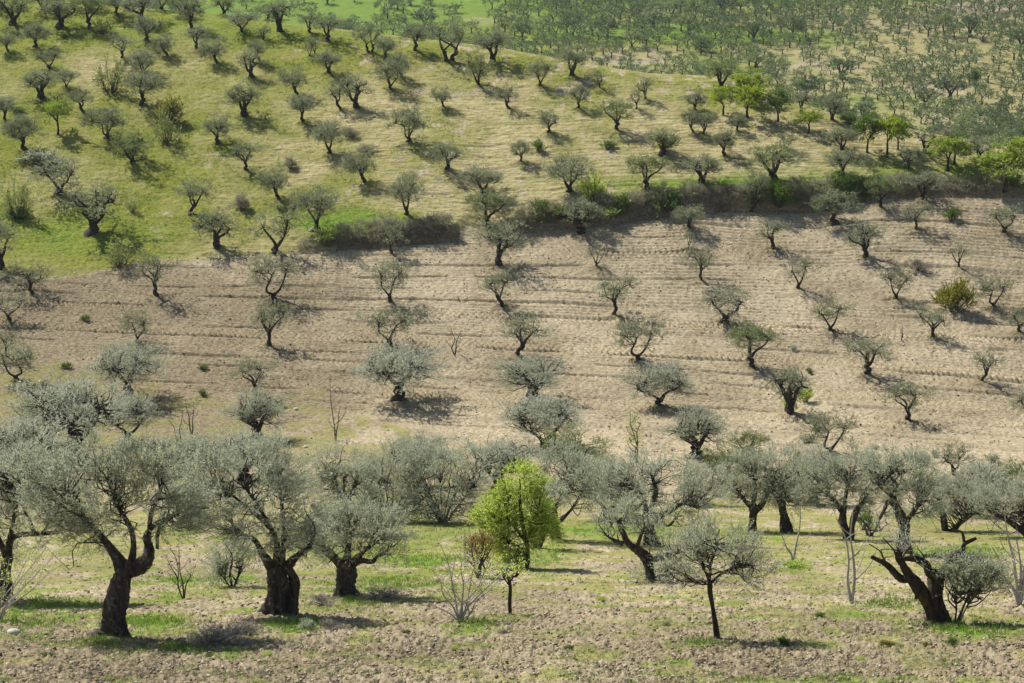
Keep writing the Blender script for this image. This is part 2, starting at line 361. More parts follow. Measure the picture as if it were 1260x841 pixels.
# ------------------------------------------------------------------ ground mesh
def build_ground():
    ny = near_Y(np.arange(885, -8, -.80))
    fy_py = np.arange(214, -40, -1.0)
    yy = _YF[110:]; pp = 420.5 - F*(yy*ST+farz(yy)*CT)/(yy*CT-farz(yy)*ST)
    fy = np.interp(-fy_py, -pp, yy); fy = fy[fy > 470]
    rows = np.concatenate([np.arange(-6, ny[0]-1, 2.), ny, np.arange(ny[-1]+1, 470, 3.), fy, np.geomspace(fy[-1]+10, 3190, 30)])
    rows = np.unique(np.round(rows, 4))
    rows = rows[np.concatenate([[True], np.diff(rows) > .02])]
    u = np.concatenate([-np.geomspace(1.3, .30, 14), np.linspace(-.285, .285, 1120), np.geomspace(.30, 1.3, 14)])
    # near the camera the fan keeps a minimum width
    Y = np.repeat(rows[:, None], len(u), 1)
    X = u[None]*np.maximum(Y, 30.)
    Z = height(X, Y)
    soil, lush, brown = cover(X, Y, Z)
    px, py, d = project(X, np.maximum(Y, 5), Z); viv = vivid(X, Y, Z)
    soil = soil*(1-.6*viv*(Y < 300))
    yb = np.interp(X, _bx, _by)
    nearm = (Y < 300) & (Y > 40)
    # furrows follow the contour, bending with the terrace bank
    wob = .3*(fbm(X/7., Y/3., 52, 3)-.5)
    v = wob + Y - .55*(np.interp(X, _bx, _by)-np.interp(X, _bx, _by).mean())*sstep(195, 225, Y) + X*(.07+.23*(1-sstep(150, 215, Y))) + 1.6*(fbm(X/30., Y/30., 51, 2)-.5)
    fade = soil*nearm
    field = fade*(Y > 135)
    amp = .35+1.1*fbm(X/4., Y/2., 53, 3)
    Z = Z + field*.06*np.sin(2*np.pi*v/.62+2.5*vnoise(X/5., Y/1.5, 66))*amp*sstep(.3, .6, fbm(X/8., Y/3., 67, 2))*1.4
    # a deeper broken furrow every few metres
    w = np.abs(((v/2.9+.25*fbm(X/9., Y/3., 54, 2)) % 1)-.5)*2.9
    Z = Z - field*.38*np.exp(-(w/.20)**2)*sstep(.42, .56, fbm(X/7., v/2., 55, 2))
    w3 = np.abs(((v/1.45+.2*fbm(X/6., Y/3., 64, 2)) % 1)-.5)*1.45
    Z = Z - field*.22*np.exp(-(w3/.13)**2)*sstep(.5, .6, fbm(X/9., v/1.2, 65, 3))*(1-sstep(165, 195, Y))
    # cleat rows left by the tractor
    bandid = np.floor(v/7.3); bv = (v/7.3-bandid)*7.3
    bm = np.exp(-((bv-3.6)/.95)**4)*sstep(.42, .6, vnoise(X/26.+bandid*7.7, bandid, 57))*(Y > 170)
    Z = Z + field*bm*.13*np.sin(2*np.pi*(X+.55*(bv-3.6)+.5*vnoise(X/3., bandid, 68))/.58)*(.5+fbm(X/1.5, Y/1.5, 60, 2))
    # clods
    c = fbm(X/.35, Y/.55, 61, 3)-.5
    Z = Z + field*(.19*c)
    fg = nearm*(Y <= 135)
    Z = Z + fg*(.04+.10*soil)*(fbm(X/.16, Y/.30, 71, 4)-.5)*2.6*(.5+sstep(100, 56, Y)*.8)
    gm = nearm*(1-soil)*(Y > 135)
    Z = Z + gm*(.16*(fbm(X/.9, v/.40, 81, 3)-.5)+.14*(fbm(X/.35, Y/.5, 83, 2)-.5)) + gm*.03*np.sin(2*np.pi*v/.9+3*vnoise(X/6., Y/2., 84))*amp*sstep(-15, 10, X)
    mid = (Y > 450)
    Z = Z + mid*.9*(fbm(X/4., Y/6., 91, 4)-.5)
    # small mounds and uncut grass left under the trees
    for (tx, ty, hh, ww, *_r) in TREES:
        x0, y0, z0 = ray_ground(tx, ty, 300)
        r = .95; hm = .30 if y0 > 150 else .15
        i0, i1 = np.searchsorted(rows, [y0-3, y0+3])
        dx = X[i0:i1]-x0; dy = Y[i0:i1]-y0
        g = np.exp(-((dx/r)**2+(dy/r)**2))
        Z[i0:i1] += hm*g
        k = np.clip(1.3*np.exp(-((dx/1.1)**2+(dy/.9)**2))*(.3+1.2*fbm(X[i0:i1]/.5, Y[i0:i1]/.5, 95, 2)), 0, 1)
        soil[i0:i1] *= (1-.55*k); lush[i0:i1] = np.clip(lush[i0:i1]+.35*k, 0, 1); brown[i0:i1] = np.clip(brown[i0:i1]+.5*k, 0, 1)
    nr, nc = X.shape
    V = np.stack([X, Y, Z], -1).reshape(-1, 3)
    i = (np.arange(nr-1)[:, None]*nc); j = np.arange(nc-1)[None]
    Fq = np.stack([i+j, i+j+1, i+nc+j+1, i+nc+j], -1).reshape(-1, 4)
    mb = MB(); mb.add(V, Fq)
    me = mb.mesh('hillside_ground', ground_mat(), True)
    at = me.color_attributes.new('cover', 'FLOAT_COLOR', 'POINT')
    a = np.stack([soil, lush, brown, viv], -1).astype(np.float32)
    at.data.foreach_set('color', a.ravel())
    o = bpy.data.objects.new('ground', me); COL.objects.link(o); o['kind'] = 'structure'
    return o

def ground_mat():
    m, nt, out = mat_new('ground_cover'); lk = nt.links.new
    at = N(nt, 'ShaderNodeAttribute', attribute_name='cover'); sp = N(nt, 'ShaderNodeSeparateColor'); lk(at.outputs['Color'], sp.inputs[0])
    tc = N(nt, 'ShaderNodeTexCoord')
    def noise(scale, det, sx=1, sy=1, rough=.6):
        mp = N(nt, 'ShaderNodeMapping'); mp.inputs['Scale'].default_value = (sx, sy, sx); lk(tc.outputs['Object'], mp.inputs[0])
        n = N(nt, 'ShaderNodeTexNoise', Scale=scale, Detail=det, Roughness=rough); lk(mp.outputs[0], n.inputs['Vector']); return n
    def mix(f, a, b):
        x = N(nt, 'ShaderNodeMix', data_type='RGBA')
        for s, q in ((0, f), (6, a), (7, b)):
            if hasattr(q, 'is_linked'): lk(q, x.inputs[s])
            else: x.inputs[s].default_value = q if s == 0 else (*q, 1)
        return x.outputs[2]
    def math_(op, a, b, clamp=False):
        x = N(nt, 'ShaderNodeMath', operation=op, use_clamp=clamp)
        for s, q in ((0, a), (1, b)):
            if hasattr(q, 'is_linked'): lk(q, x.inputs[s])
            else: x.inputs[s].default_value = q
        return x.outputs[0]
    nf = noise(3.2, 9, 1, 1.6, .72); ns = noise(1.1, 8, .5, 3.0, .68); nl = noise(.22, 6)
    nv = noise(11., 6, 1, 1, .7)
    # soil
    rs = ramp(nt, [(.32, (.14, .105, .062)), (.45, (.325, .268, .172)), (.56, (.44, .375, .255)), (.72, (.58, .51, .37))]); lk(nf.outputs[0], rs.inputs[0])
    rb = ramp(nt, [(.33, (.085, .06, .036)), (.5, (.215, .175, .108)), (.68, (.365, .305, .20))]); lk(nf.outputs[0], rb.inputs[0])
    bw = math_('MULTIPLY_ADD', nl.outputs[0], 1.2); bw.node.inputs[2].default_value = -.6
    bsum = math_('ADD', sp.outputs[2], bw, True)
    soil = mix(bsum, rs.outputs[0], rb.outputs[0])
    # grass: dry straw to lush
    rd = ramp(nt, [(.34, (.15, .13, .05)), (.48, (.31, .265, .118)), (.64, (.54, .47, .30))]); lk(ns.outputs[0], rd.inputs[0])
    rl = ramp(nt, [(.33, (.045, .068, .010)), (.5, (.175, .195, .024)), (.68, (.31, .325, .05))]); lk(nf.outputs[0], rl.inputs[0])
    lw = math_('MULTIPLY_ADD', ns.outputs[0], 1.5); lw.node.inputs[2].default_value = -.75
    lsum = math_('ADD', sp.outputs[1], lw, True)
    grass = mix(lsum, rd.outputs[0], rl.outputs[0])
    rk = ramp(nt, [(.34, (.065, .062, .028)), (.5, (.165, .145, .07)), (.66, (.30, .255, .15))]); lk(nf.outputs[0], rk.inputs[0])
    gk = math_('MULTIPLY_ADD', bsum, .8, True); gk.node.inputs[2].default_value = -.15
    grass = mix(gk, grass, rk.outputs[0])
    rv = ramp(nt, [(.33, (.055, .095, .012)), (.5, (.13, .21, .025)), (.68, (.26, .34, .055))]); lk(nf.outputs[0], rv.inputs[0])
    grass = mix(at.outputs['Alpha'], grass, rv.outputs[0])
    # patchy edge between the two
    e = math_('MULTIPLY_ADD', nv.outputs[0], 1.0); e.node.inputs[2].default_value = -.5
    es = math_('ADD', sp.outputs[0], e)
    e2 = N(nt, 'ShaderNodeMapRange', interpolation_type='SMOOTHSTEP'); lk(es, e2.inputs[0]); e2.inputs[1].default_value = .33; e2.inputs[2].default_value = .62
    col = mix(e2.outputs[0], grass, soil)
    p = N(nt, 'ShaderNodeBsdfPrincipled', Roughness=.95); p.inputs['Specular IOR Level'].default_value = .1
    lk(col, p.inputs['Base Color'])
    bp = N(nt, 'ShaderNodeBump', Strength=.7, Distance=.12); lk(nf.outputs[0], bp.inputs['Height'])
    bp2 = N(nt, 'ShaderNodeBump', Strength=.5, Distance=.05); lk(nv.outputs[0], bp2.inputs['Height']); lk(bp.outputs[0], bp2.inputs['Normal'])
    lk(bp2.outputs[0], p.inputs['Normal']); lk(p.outputs[0], out.inputs[0])
    return m

# ------------------------------------------------------------------ generic olive
def crown_clumps(rng, c, rx, rz, K, inner=.35, low=-.45):
    pts = []
    ph = rng.rand(3)*6.28
    while len(pts) < K:
        d = norm(rng.normal(size=3))
        if d[2] < low: continue
        a = math.atan2(d[1], d[0])
        k = 1+.16*math.sin(2*a+ph[0])+.13*math.sin(3*a+ph[1]+2*d[2])+.10*math.sin(5*a+ph[2])
        r = (inner+(1-inner)*rng.rand()**.6)*k
        pts.append(c+d*np.array([rx, rx, rz])*r)
    return np.array(pts)

def grow_branches(tb, limbs, clumps, tr, rng, sides=4, n=5):
    """a thin curved branch from the nearest limb to every clump"""
    L = np.vstack([l[1:] for l in limbs])
    for c in clumps:
        dd = np.linalg.norm(L-c, axis=1)+.9*np.maximum(0, L[:, 2]-c[2])
        cand = np.argsort(dd)[:7]; s = L[cand[int(rng.rand()**1.6*len(cand))]]
        ln = np.linalg.norm(c-s)
        a = s*.68+c*.32+rng.normal(size=3)*.13*ln; b = s*.3+c*.7+rng.normal(size=3)*.13*ln; a[2] += .03*ln; b[2] -= .05*ln
        tube(tb, [s, a, b, c], [tr*.2, tr*.14, tr*.09, tr*.03], sides, n+2)

def olive_proto(seed, typ, flag='', H=4.4, W=4.6, K=56, ns=17, m=13, leafL=.12, leafW=.033, sides=9, slen=.36, stemw=.014, leafmat='olive_mid', spread=1., br=True):
    rng = R(seed)
    tb, lf = MB(), MB()
    tr = {'K': .33, 'T': .18, 'P': .19}.get(typ, .20)*(.9+.3*rng.rand())
    fh = {'S': .30, 'V': .15, 'L': .27, 'R': .27, 'T': .29, 'K': .22, 'P': .27}[typ]*H*(.9+.25*rng.rand())
    lean = {'L': -.42, 'R': .42}.get(typ, (rng.rand()-.5)*.28)*fh*1.3
    ly = (rng.rand()-.5)*.3*fh
    fork = np.array([lean, ly, fh])
    cz = H*(.62 if typ not in 'V' else .59); rz = H-cz
    cc = np.array([lean*1.25, ly, cz])
    trunks = [(np.zeros(3), fork)]
    if typ == 'T': trunks = [(np.array([-.15, 0, 0]), fork+np.array([-.55, 0, 0])), (np.array([.14, .05, 0]), fork+np.array([.5, .1, 0]))]
    limbs = []
    for (b0, f0) in trunks:
        k = 6; t = np.linspace(0, 1, k)[:, None]
        P = b0*(1-t)+f0*t; P[1:-1] += rng.normal(size=(k-2, 3))*np.array([.09, .09, 0]); P[0, 2] = -.15
        tube(tb, P, [tr*(2.1 if typ != 'K' else 1.65), tr*1.3, tr*1.02, tr*.95, tr*.9, tr*.95], sides, 12, rng, .22, 3)
        nl = {'V': 2+seed % 2, 'P': 3, 'T': 2}.get(typ, 3+seed % 2)
        a0 = rng.rand()*.8-.4
        for q in range(nl):
            a = a0+q*2*np.pi/nl+(rng.rand()-.5)*.5
            if nl == 2: a = a0*.6+q*np.pi
            e = np.array([math.cos(a), math.sin(a), 0])
            tip = np.array([cc[0], cc[1], 0])+e*W*.5*(.38+.30*rng.rand()); tip[2] = cz+rz*(-.2+.6*rng.rand())
            m1 = f0+e*W*.06*(1.2 if nl == 2 else 1)*(.5+rng.rand())+np.array([0, 0, (.07+.07*rng.rand())*H]); m1 += rng.normal(size=3)*.09
            m2 = (m1+tip)/2+rng.normal(size=3)*.24+np.array([0, 0, .04*H])
            m3 = tip*.75+m2*.25+rng.normal(size=3)*.1
            Q = np.array([f0-np.array([0, 0, .08]), m1, m2, m3, tip])
            tube(tb, Q, [tr*.75, tr*.5, tr*.34, tr*.2, tr*.06], 6, 11, rng, .14, 2)
            limbs.append(catmull(Q, 9)[2:])
    if typ == 'P' or 'p' in flag: K = int(K*.5); ns = int(ns*.85)
    lobes = [(l[-1]+rng.normal(size=3)*.1, .42+.22*rng.rand()) for l in limbs]
    lobes += [(cc+np.array([rng.normal()*.25*W*.4, rng.normal()*.25*W*.4, rz*(-.2+.75*rng.rand())]), .45+.2*rng.rand()) for _ in range(2)]
    lw = np.array([b**2 for a, b in lobes]); lw /= lw.sum()
    cl = []
    for (lc, lr), ww in zip(lobes, lw):
        n_ = max(3, int(round(K*.5*ww)))
        cl.append(crown_clumps(rng, lc, W*.5*lr*1.12, rz*lr*1.15, n_, .2, -.85))
    cl.append(crown_clumps(rng, cc, W*.5*.84*spread, rz*.98, int(K*.62), .35, -.85))
    cl = np.vstack(cl); K = len(cl)
    if br: grow_branches(tb, limbs, cl, tr, rng, 3, 4)
    crad = .30+.26*rng.rand(K)
    sprigs(tb, lf, cl, crad, cc-np.array([0, 0, rz*1.0]), ns, m, slen, leafL, leafW, rng, .35, stemw)
    return finish(tb, lf, leafmat, 'bark')

def finish(tb, lf, leafmat, barkmat):
    v = np.concatenate(lf.v)
    x0, x1 = np.percentile(v[:, 0], [2, 98]); z1 = np.percentile(v[:, 2], 98.8)
    return dict(trunk=tb.mesh('trunk', M[barkmat], True), crown=lf.mesh('crown', M[leafmat]), w=x1-x0, h=z1, cx=(x0+x1)/2)

USED = {}
def put_tree(proto, name, X, Y, Z, hm, wm, rot, label, cat, group=None, parts=('trunk', 'crown'), ymul=1.):
    o = bpy.data.objects.new(name, None); COL.objects.link(o)
    o.empty_display_size = .3
    o.location = (X, Y, Z-.03); o.rotation_euler = (0, 0, rot)
    sx = wm/proto['w']; sz = hm/proto['h']
    o.scale = (sx, sx*ymul, sz)
    o['label'] = label; o['category'] = cat
    if group: o['group'] = group
    for p in parts:
        c = bpy.data.objects.new(p, proto[p]); COL.objects.link(c); c.parent = o
    return o

def dist_scale(X, Y, Z): return (Y*CT-Z*ST)/F

# ------------------------------------------------------------------ labels
ORD = ['', 'first', 'second', 'third', 'fourth', 'fifth', 'sixth', 'seventh', 'eighth', 'ninth', 'tenth', 'eleventh', 'twelfth', 'thirteenth',
       'fourteenth', 'fifteenth', 'sixteenth', 'seventeenth', 'eighteenth', 'nineteenth', 'twentieth']
TENS = {2: 'twenty', 3: 'thirty', 4: 'forty', 5: 'fifty', 6: 'sixty'}
def ordinal(n):
    if n <= 20: return ORD[n]
    t, u = divmod(n, 10)
    return TENS[t]+('-'+ORD[u] if u else '')+('' if u else 'th')
def ordw(n):
    s = ordinal(n)
    return s.replace('twentyth', 'twentieth').replace('thirtyth', 'thirtieth').replace('fortyth', 'fortieth').replace('fiftyth', 'fiftieth')
BANDS = [(-50, 48, 'hilltop row'), (48, 82, 'row below the hilltop'), (82, 125, 'upper grassy slope'), (125, 170, 'mid grassy slope'),
         (170, 215, 'lower grassy slope'), (215, 256, 'grass above the bank'), (256, 300, 'row beside the bank'),
         (300, 350, 'top ploughed row'), (350, 402, 'second ploughed row'), (402, 450, 'middle ploughed row'),
         (450, 500, 'lower ploughed row'), (500, 556, 'last ploughed row'), (556, 660, 'foot of the field')]
LOOK = {'S': 'single-stemmed', 'V': 'wide-forked', 'L': 'left-leaning', 'R': 'right-leaning', 'T': 'twin-trunked', 'K': 'thick-trunked', 'P': 'hard-pruned'}
GROUPS = {0: 'olive trees on the grassy slope', 1: 'olive trees on the ploughed field'}

def build_mid_trees():
    protos = {}
    for typ in 'SVLRTKP':
        for k in range({'S': 9, 'V': 9, 'K': 7, 'L': 5, 'R': 3, 'T': 2, 'P': 4}[typ]):
            protos.setdefault(typ, []).append(olive_proto(100+ord(typ)*7+k*13, typ, K=(40, 54)[k % 2]+k, ns=(11, 17)[k % 2], slen=.34+.02*(k % 4)))
    big = [olive_proto(1200+k, 'VKSKV'[k], K=125, ns=16, m=15, leafmat='olive', leafL=.085, leafW=.022, slen=.38, stemw=.01) for k in range(5)]
    gp = [olive_proto(900+k, 'SVK'[k], '', K=46, ns=17, leafmat='olive_green') for k in range(3)]
    pp = [olive_proto(950+k, 'V', 'p', ns=12) for k in range(2)]
    rng = R(5); cnt = {}
    order = sorted(range(len(TREES)), key=lambda i: TREES[i][0])
    band = {}
    for i in order:
        y = TREES[i][1]
        b = [k for k, (a, c, t) in enumerate(BANDS) if a <= y < c][0]
        cnt[b] = cnt.get(b, 0)+1; band[i] = (b, cnt[b])
    for i, (px, py, h, w, typ, fl) in enumerate(TREES):
        X, Y, Z = ray_ground(px, py, 300); s = dist_scale(X, Y, Z)
        if 'g' in fl: P = gp[{'S': 0, 'V': 1, 'K': 2, 'L': 0, 'R': 0}.get(typ, 0)]
        elif 'p' in fl: P = pp[i % 2]
        elif w >= 66 and py > 400: P = big[i % 5]
        else: P = protos[typ]; L_ = P[0::2] if (py > 300 or rng.rand() < .3) else (P[1::2] or P); P = L_[rng.randint(len(L_))]
        rot = (rng.rand()-.5)*.5
        if typ in 'SVKTP' and rng.rand() < .5: rot += math.pi
        b, k = band[i]
        tint = 'green-crowned' if 'g' in fl else 'silvery'
        lab = f"{LOOK[typ]} {tint} olive, {BANDS[b][2]}, {ordw(k)} from left"
        put_tree(P, 'olive_tree', X, Y, Z, h*s*1.02, w*s*1.04, rot, lab, 'olive tree', GROUPS[int(b > 6)])

def leafy_proto(seed, mat, H=5., W=4.4, K=46, ns=16, m=12, leafL=.13, leafW=.085, multi=False, bark='bark', low=-.7, slen=.38, cz=.60, inner=.25):
    rng = R(seed); tb, lf = MB(), MB()
    cc = np.array([(rng.rand()-.5)*.3, 0, H*cz]); rz = H-cc[2]
    limbs = []
    nst = 5 if multi else 1
    for q in range(nst):
        b0 = np.array([(rng.rand()-.5)*.3, (rng.rand()-.5)*.3, -.1]) if multi else np.array([0, 0, -.1])
        if not multi:
            f0 = np.array([rng.normal()*.1, 0, H*.3]); tube(tb, [b0, (b0+f0)/2+rng.normal(size=3)*.05, f0], [.2, .13, .12], 8, 8, rng, .1, 2)
        for l in range(2 if multi else 4):
            s = b0 if multi else f0
            tip = cc+norm(rng.normal(size=3)*np.array([1, 1, .35])+np.array([0, 0, .3]))*np.array([W*.32, W*.32, rz*.6])
            Q = np.array([s, s*.6+tip*.4+np.array([0, 0, .2])+rng.normal(size=3)*.1, tip])
            tube(tb, Q, [.07, .05, .02], 5, 8); limbs.append(catmull(Q, 7)[2:])
    cl = crown_clumps(rng, cc, W*.5*.82, rz*.85, K, inner, low)
    grow_branches(tb, limbs, cl, .12, rng, 3, 4)
    sprigs(tb, lf, cl, .26+.22*rng.rand(K), cc-np.array([0, 0, rz*.4]), ns, m, slen, leafL, leafW, rng, .35, .012)
    return finish(tb, lf, mat, bark)

def build_greens():
    pl = [leafy_proto(300+k, 'lime_tree') for k in range(3)]; pg = [leafy_proto(320+k, 'green') for k in range(2)]
    labs = {0: 'lime green tree in the bright clump beyond the slope, in front', 1: 'yellow-green round tree at the back of the bright clump', 2: 'small lime tree at left of the bright clump',
            3: 'dark green broad tree right of the bright clump', 4: 'low lime tree standing alone on the ridge edge', 5: 'left green tree of the trio on the ridge edge',
            6: 'middle lime tree of the trio on the ridge edge', 7: 'right green tree of the trio on the ridge edge', 8: 'lime tree left of the mottled green tree near right edge',
            9: 'mottled green tree behind the lime one near right edge', 10: 'vivid green bushy tree above the bank near the right edge', 11: 'vivid green bushy tree cut off by the right edge',
            12: 'slender lime sapling tree leaning left on the grassy slope'}
    for i, (px, py, h, w, c) in enumerate(GREENS):
        X, Y, Z = ray_ground(px, py, 300); s = dist_scale(X, Y, Z)
        P = (pl[i % 3] if c == 'lime' else pg[i % 2])
        put_tree(P, 'broadleaf_tree', X, Y, Z, h*s, w*s, i*1.3, labs[i], 'tree', 'leafy green trees on the ridge edge' if i != 12 else None)

# ------------------------------------------------------------------ custom foreground trees, each with its own limbs
def custom(name, label, cat, base_, polys, crowns, leafmat='olive', bark='bark_old', K=90, ns=20, m=16, leafL=.088, leafW=.022, slen=.47, seed=1,
           flute=4, group=None, depth=.85, crad=(.18, .26), up=.62, dens=1., gn=.28, stemw=.009):
    rng = R(seed)
    bx, by = base_
    X, Y, Z = ray_ground(bx, by, 300); s = dist_scale(X, Y, Z); sv = s/math.cos(math.radians(17))
    tb, lf = MB(), MB(); limbs = []
    for qi, pl in enumerate(polys):
        pl = np.array(pl, float); n = len(pl)
        if 'tree' in name: pl[:, 2] *= np.where(pl[:, 2] > 9, .86, .66 if seed != 15 else .95)
        elif bark == 'grey_bark': pl[:, 2] *= .85 if name == 'sapling' else .48
        big = pl[0, 2]*s > .1
        yo = rng.normal()*1.2*s*np.abs(pl[:, 0]-pl[0, 0])*.35 + np.cumsum(rng.normal(size=n))*2*s
        yo -= yo[0]
        # a limb starts at the depth of whatever it leaves
        st = 0.
        P = np.stack([(pl[:, 0]-bx)*s, yo, (by-pl[:, 1])*sv], 1)
        if limbs and pl[0, 1] < by-6:
            A = np.vstack(limbs); k = np.argmin((A[:, 0]-P[0, 0])**2+(A[:, 2]-P[0, 2])**2); P[:, 1] += A[k, 1]
        if pl[0, 1] >= by-6: P[0, 2] = -.12
        L = np.linalg.norm(np.diff(P, axis=0), axis=1).sum()
        tube(tb, P, pl[:, 2]*s, 22 if big else 8, max(8, int(L/.07)), rng, gn if big else .16, flute if big else 2)
        limbs.append(catmull(P, max(6, int(L/.15))))
    if crowns:
        cr = np.array(crowns, float)
        if cat == 'olive tree': cr[:, 2] *= 1.14; cr[:, 3] *= 1.1
        wts = cr[:, 2]*cr[:, 3]; wts = wts/wts.sum()
        pts = []; cen = []
        for (cx, cy, rx, ry), wt in zip(cr, wts):
            k = max(3, int(K*wt*1.25+.5))
            c = np.array([(cx-bx)*s, 0, (by-cy)*sv])
            if len(limbs):
                A = np.vstack(limbs); c[1] = A[np.argmin((A[:, 0]-c[0])**2+(A[:, 2]-c[2])**2), 1]*.6
            d = norm(rng.normal(size=(k, 3))); r = (.2+.8*rng.rand(k)**.5)*(1.0 if leafmat == 'olive' else .86)
            rd = max(rx*depth, 0)*s
            pts.append(c+d*np.array([rx*s, rd, ry*sv])*r[:, None]); cen.append(np.repeat(c[None], k, 0))
        pts = np.vstack(pts); cen = np.vstack(cen)
        up_l = [l if (q or len(limbs) == 1) else l[-2:] for q, l in enumerate(limbs) if l[-1, 2] > .3] or limbs
        grow_branches(tb, up_l, pts, .16 if bark != 'grey_bark' else .06, rng, 4, 6)
        if cat == 'olive tree': ns = int(ns*.78)
        cc = (pts.mean(0)+cen)/2 - np.array([0, 0, .5])
        sprigs(tb, lf, pts, crad[0]+crad[1]*rng.rand(len(pts)), np.repeat(cc, ns, 0), ns, m, slen, leafL, leafW, rng, up, stemw)
    o = bpy.data.objects.new(name, None); COL.objects.link(o); o.location = (X, Y, Z-.02); o['label'] = label; o['category'] = cat
    if group: o['group'] = group
    pn = 'trunk' if 'tree' in name else 'stems'
    c = bpy.data.objects.new(pn, tb.mesh(pn, M[bark], True)); COL.objects.link(c); c.parent = o
    if crowns:
        c = bpy.data.objects.new('crown' if 'tree' in name else 'leaves', lf.mesh('crown', M[leafmat])); COL.objects.link(c); c.parent = o
    return o

GF = 'olive trees in the foreground strip'
def build_foreground():
    ot = lambda label, b, p, c, **k: custom('olive_tree', label, 'olive tree', b, p, c, group=GF, **k)
    ot('old olive with very thick leaning black trunk, nearest tree at lower left', (140, 784),
       [[(137,786,29),(140,774,19),(143,750,15),(148,728,12.5),(153,712,11.5),(157,700,10.5)], [(155,704,11),(146,690,8.5),(138,676,7),(120,655,4.5),(98,632,3),(85,610,2)],
        [(160,704,10),(165,690,7),(168,672,5.5),(165,650,4),(150,622,3),(140,595,2)], [(158,706,11),(172,702,11),(182,692,9),(183,678,7),(180,668,5),(190,655,4.5),(206,650,4),(225,644,3),(250,646,2)],
        [(206,650,4),(196,658,4),(191,672,3.6),(190,688,4)], [(183,676,5),(187,640,4),(200,610,3),(205,585,2)], [(128,784,8),(133,770,8),(138,755,6)], [(155,785,9),(152,770,8),(150,755,6)]],
       [(95,622,46,42),(150,610,50,42),(205,615,44,42),(235,630,28,30),(120,575,45,26),(60,600,28,36),(175,575,40,26),(125,655,34,20),(80,660,34,18),(232,652,30,16)], K=165, ns=21, m=17, seed=11)
    ot('old olive with three fused black trunk stems, a gap between two of them', (345, 756),
       [[(332,757,15),(336,738,10),(340,715,9.5),(338,697,10)], [(346,758,11),(347,735,10),(346,712,10),(346,695,10)], [(357,758,11),(362,738,8.5),(363,718,8),(358,702,8),(352,692,8)],
        [(338,700,9),(326,684,7),(316,668,4.5),(302,660,3),(288,655,2)], [(342,698,8),(343,670,5.5),(338,652,4),(325,620,3),(310,590,2)], [(354,698,8),(368,682,6),(384,668,4),(392,650,2.5)],
        [(348,695,7),(352,660,4.5),(350,620,3.5),(345,585,2)], [(338,652,4),(300,620,3),(268,600,2)]],
       [(262,595,44,38),(318,590,52,42),(352,630,40,42),(300,640,40,24),(350,575,34,28),(375,655,22,24),(255,635,30,22),(322,668,32,16),(350,660,26,16)], K=155, ns=21, m=17, seed=12)
    ot('squat olive with short thick trunk and low wide crown, right of the three-stemmed one', (425, 733),
       [[(426,734,20),(426,720,14),(427,705,12),(426,692,13)], [(421,696,9),(408,685,7),(393,672,4.5),(380,660,3)], [(431,695,9),(444,686,6),(460,684,4),(466,677,2.5),(480,665,2)],
        [(427,692,7),(430,668,5),(433,645,3)], [(434,690,5),(452,672,3.5),(470,655,2)]],
       [(398,668,24,24),(436,655,40,30),(478,650,30,24),(415,640,25,18)], K=105, ns=21, m=16, seed=13, depth=1.1)
    ot('small young olive with thin bare stem standing on cloddy soil, right of centre', (881, 786),
       [[(883,787,6.5),(880,768,4.8),(876,745,4),(873,730,4),(872,715,4.6)], [(872,718,3),(866,702,2.5),(858,690,1.8)], [(873,718,3),(888,703,2.2),(903,695,1.6),(915,690,1)], [(872,716,2.6),(873,690,1.8),(880,670,1)],
        [(872,719,1.6),(862,718,1.2),(850,712,.8)]],
       [(846,690,34,32),(900,690,36,34),(870,672,30,22),(928,700,20,26)], K=62, ns=15, m=14, seed=14, bark='bark_moss')
    ot('pruned old olive with almost leafless twisting mossy limbs, lower right', (1154, 766),
       [[(1155,768,17),(1153,752,11.5),(1150,730,9.5),(1149,714,9),(1151,703,10)], [(1149,758,10),(1141,741,7.5),(1129,724,7),(1119,711,6.5),(1108,712,5.5),(1100,706,4),(1087,693,3),(1068,683,2.2)],
        [(1119,712,6),(1110,698,5),(1103,686,4.6),(1099,676,3.4)], [(1150,706,6.5),(1140,703,5.5),(1134,692,4.6),(1121,684,4),(1103,682,3)],
        [(1152,706,7),(1162,700,5.8),(1166,688,5),(1172,681,4.4),(1180,678,3.4),(1182,669,3),(1196,662,2)], [(1182,669,2),(1178,655,1.4),(1165,650,.8)], [(1164,694,2.4),(1185,691,1.4),(1196,690,.8)],
        [(1085,692,1.5),(1078,676,1),(1062,664,.6)], [(1103,682,2),(1090,668,1.2),(1078,655,.7)], [(1128,722,3),(1124,735,2)]],
       [(1108,672,16,12),(1140,690,12,8)], K=14, ns=9, m=9, seed=15, bark='bark_moss')
    ot('olive with crooked trunk bent left and a bushy skirt, centre right foreground', (800, 714),
       [[(801,715,9),(799,700,7.5),(794,686,8),(784,676,7.5),(773,668,6.5),(766,655,5),(760,640,3.5)], [(766,668,4.5),(756,664,3),(748,660,2)], [(796,690,6),(820,680,4.5),(842,668,3.5),(858,655,2)],
        [(806,714,4),(825,700,3),(840,690,2)], [(782,675,4),(790,650,3),(800,630,2)]],
       [(752,640,26,20),(835,682,34,34),(812,712,26,16),(795,640,30,20)], K=80, ns=17, m=15, seed=16)
    ot('large olive with pale broken limbs among its crown, behind the crooked one', (800, 671),
       [[(802,672,11),(800,655,9),(798,640,8.5),(797,628,8)], [(797,632,6),(786,612,4),(768,600,2.5)], [(803,642,6),(822,632,4.6),(842,622,3.6),(862,628,2.4)], [(800,630,5),(806,605,4),(800,584,2.4)], [(812,638,3),(822,650,2.6),(834,640,2)]],
       [(755,598,44,34),(815,592,48,36),(850,625,30,30),(780,625,40,25),(870,600,22,26)], K=150, ns=19, m=15, seed=17, leafL=.095, leafW=.023)
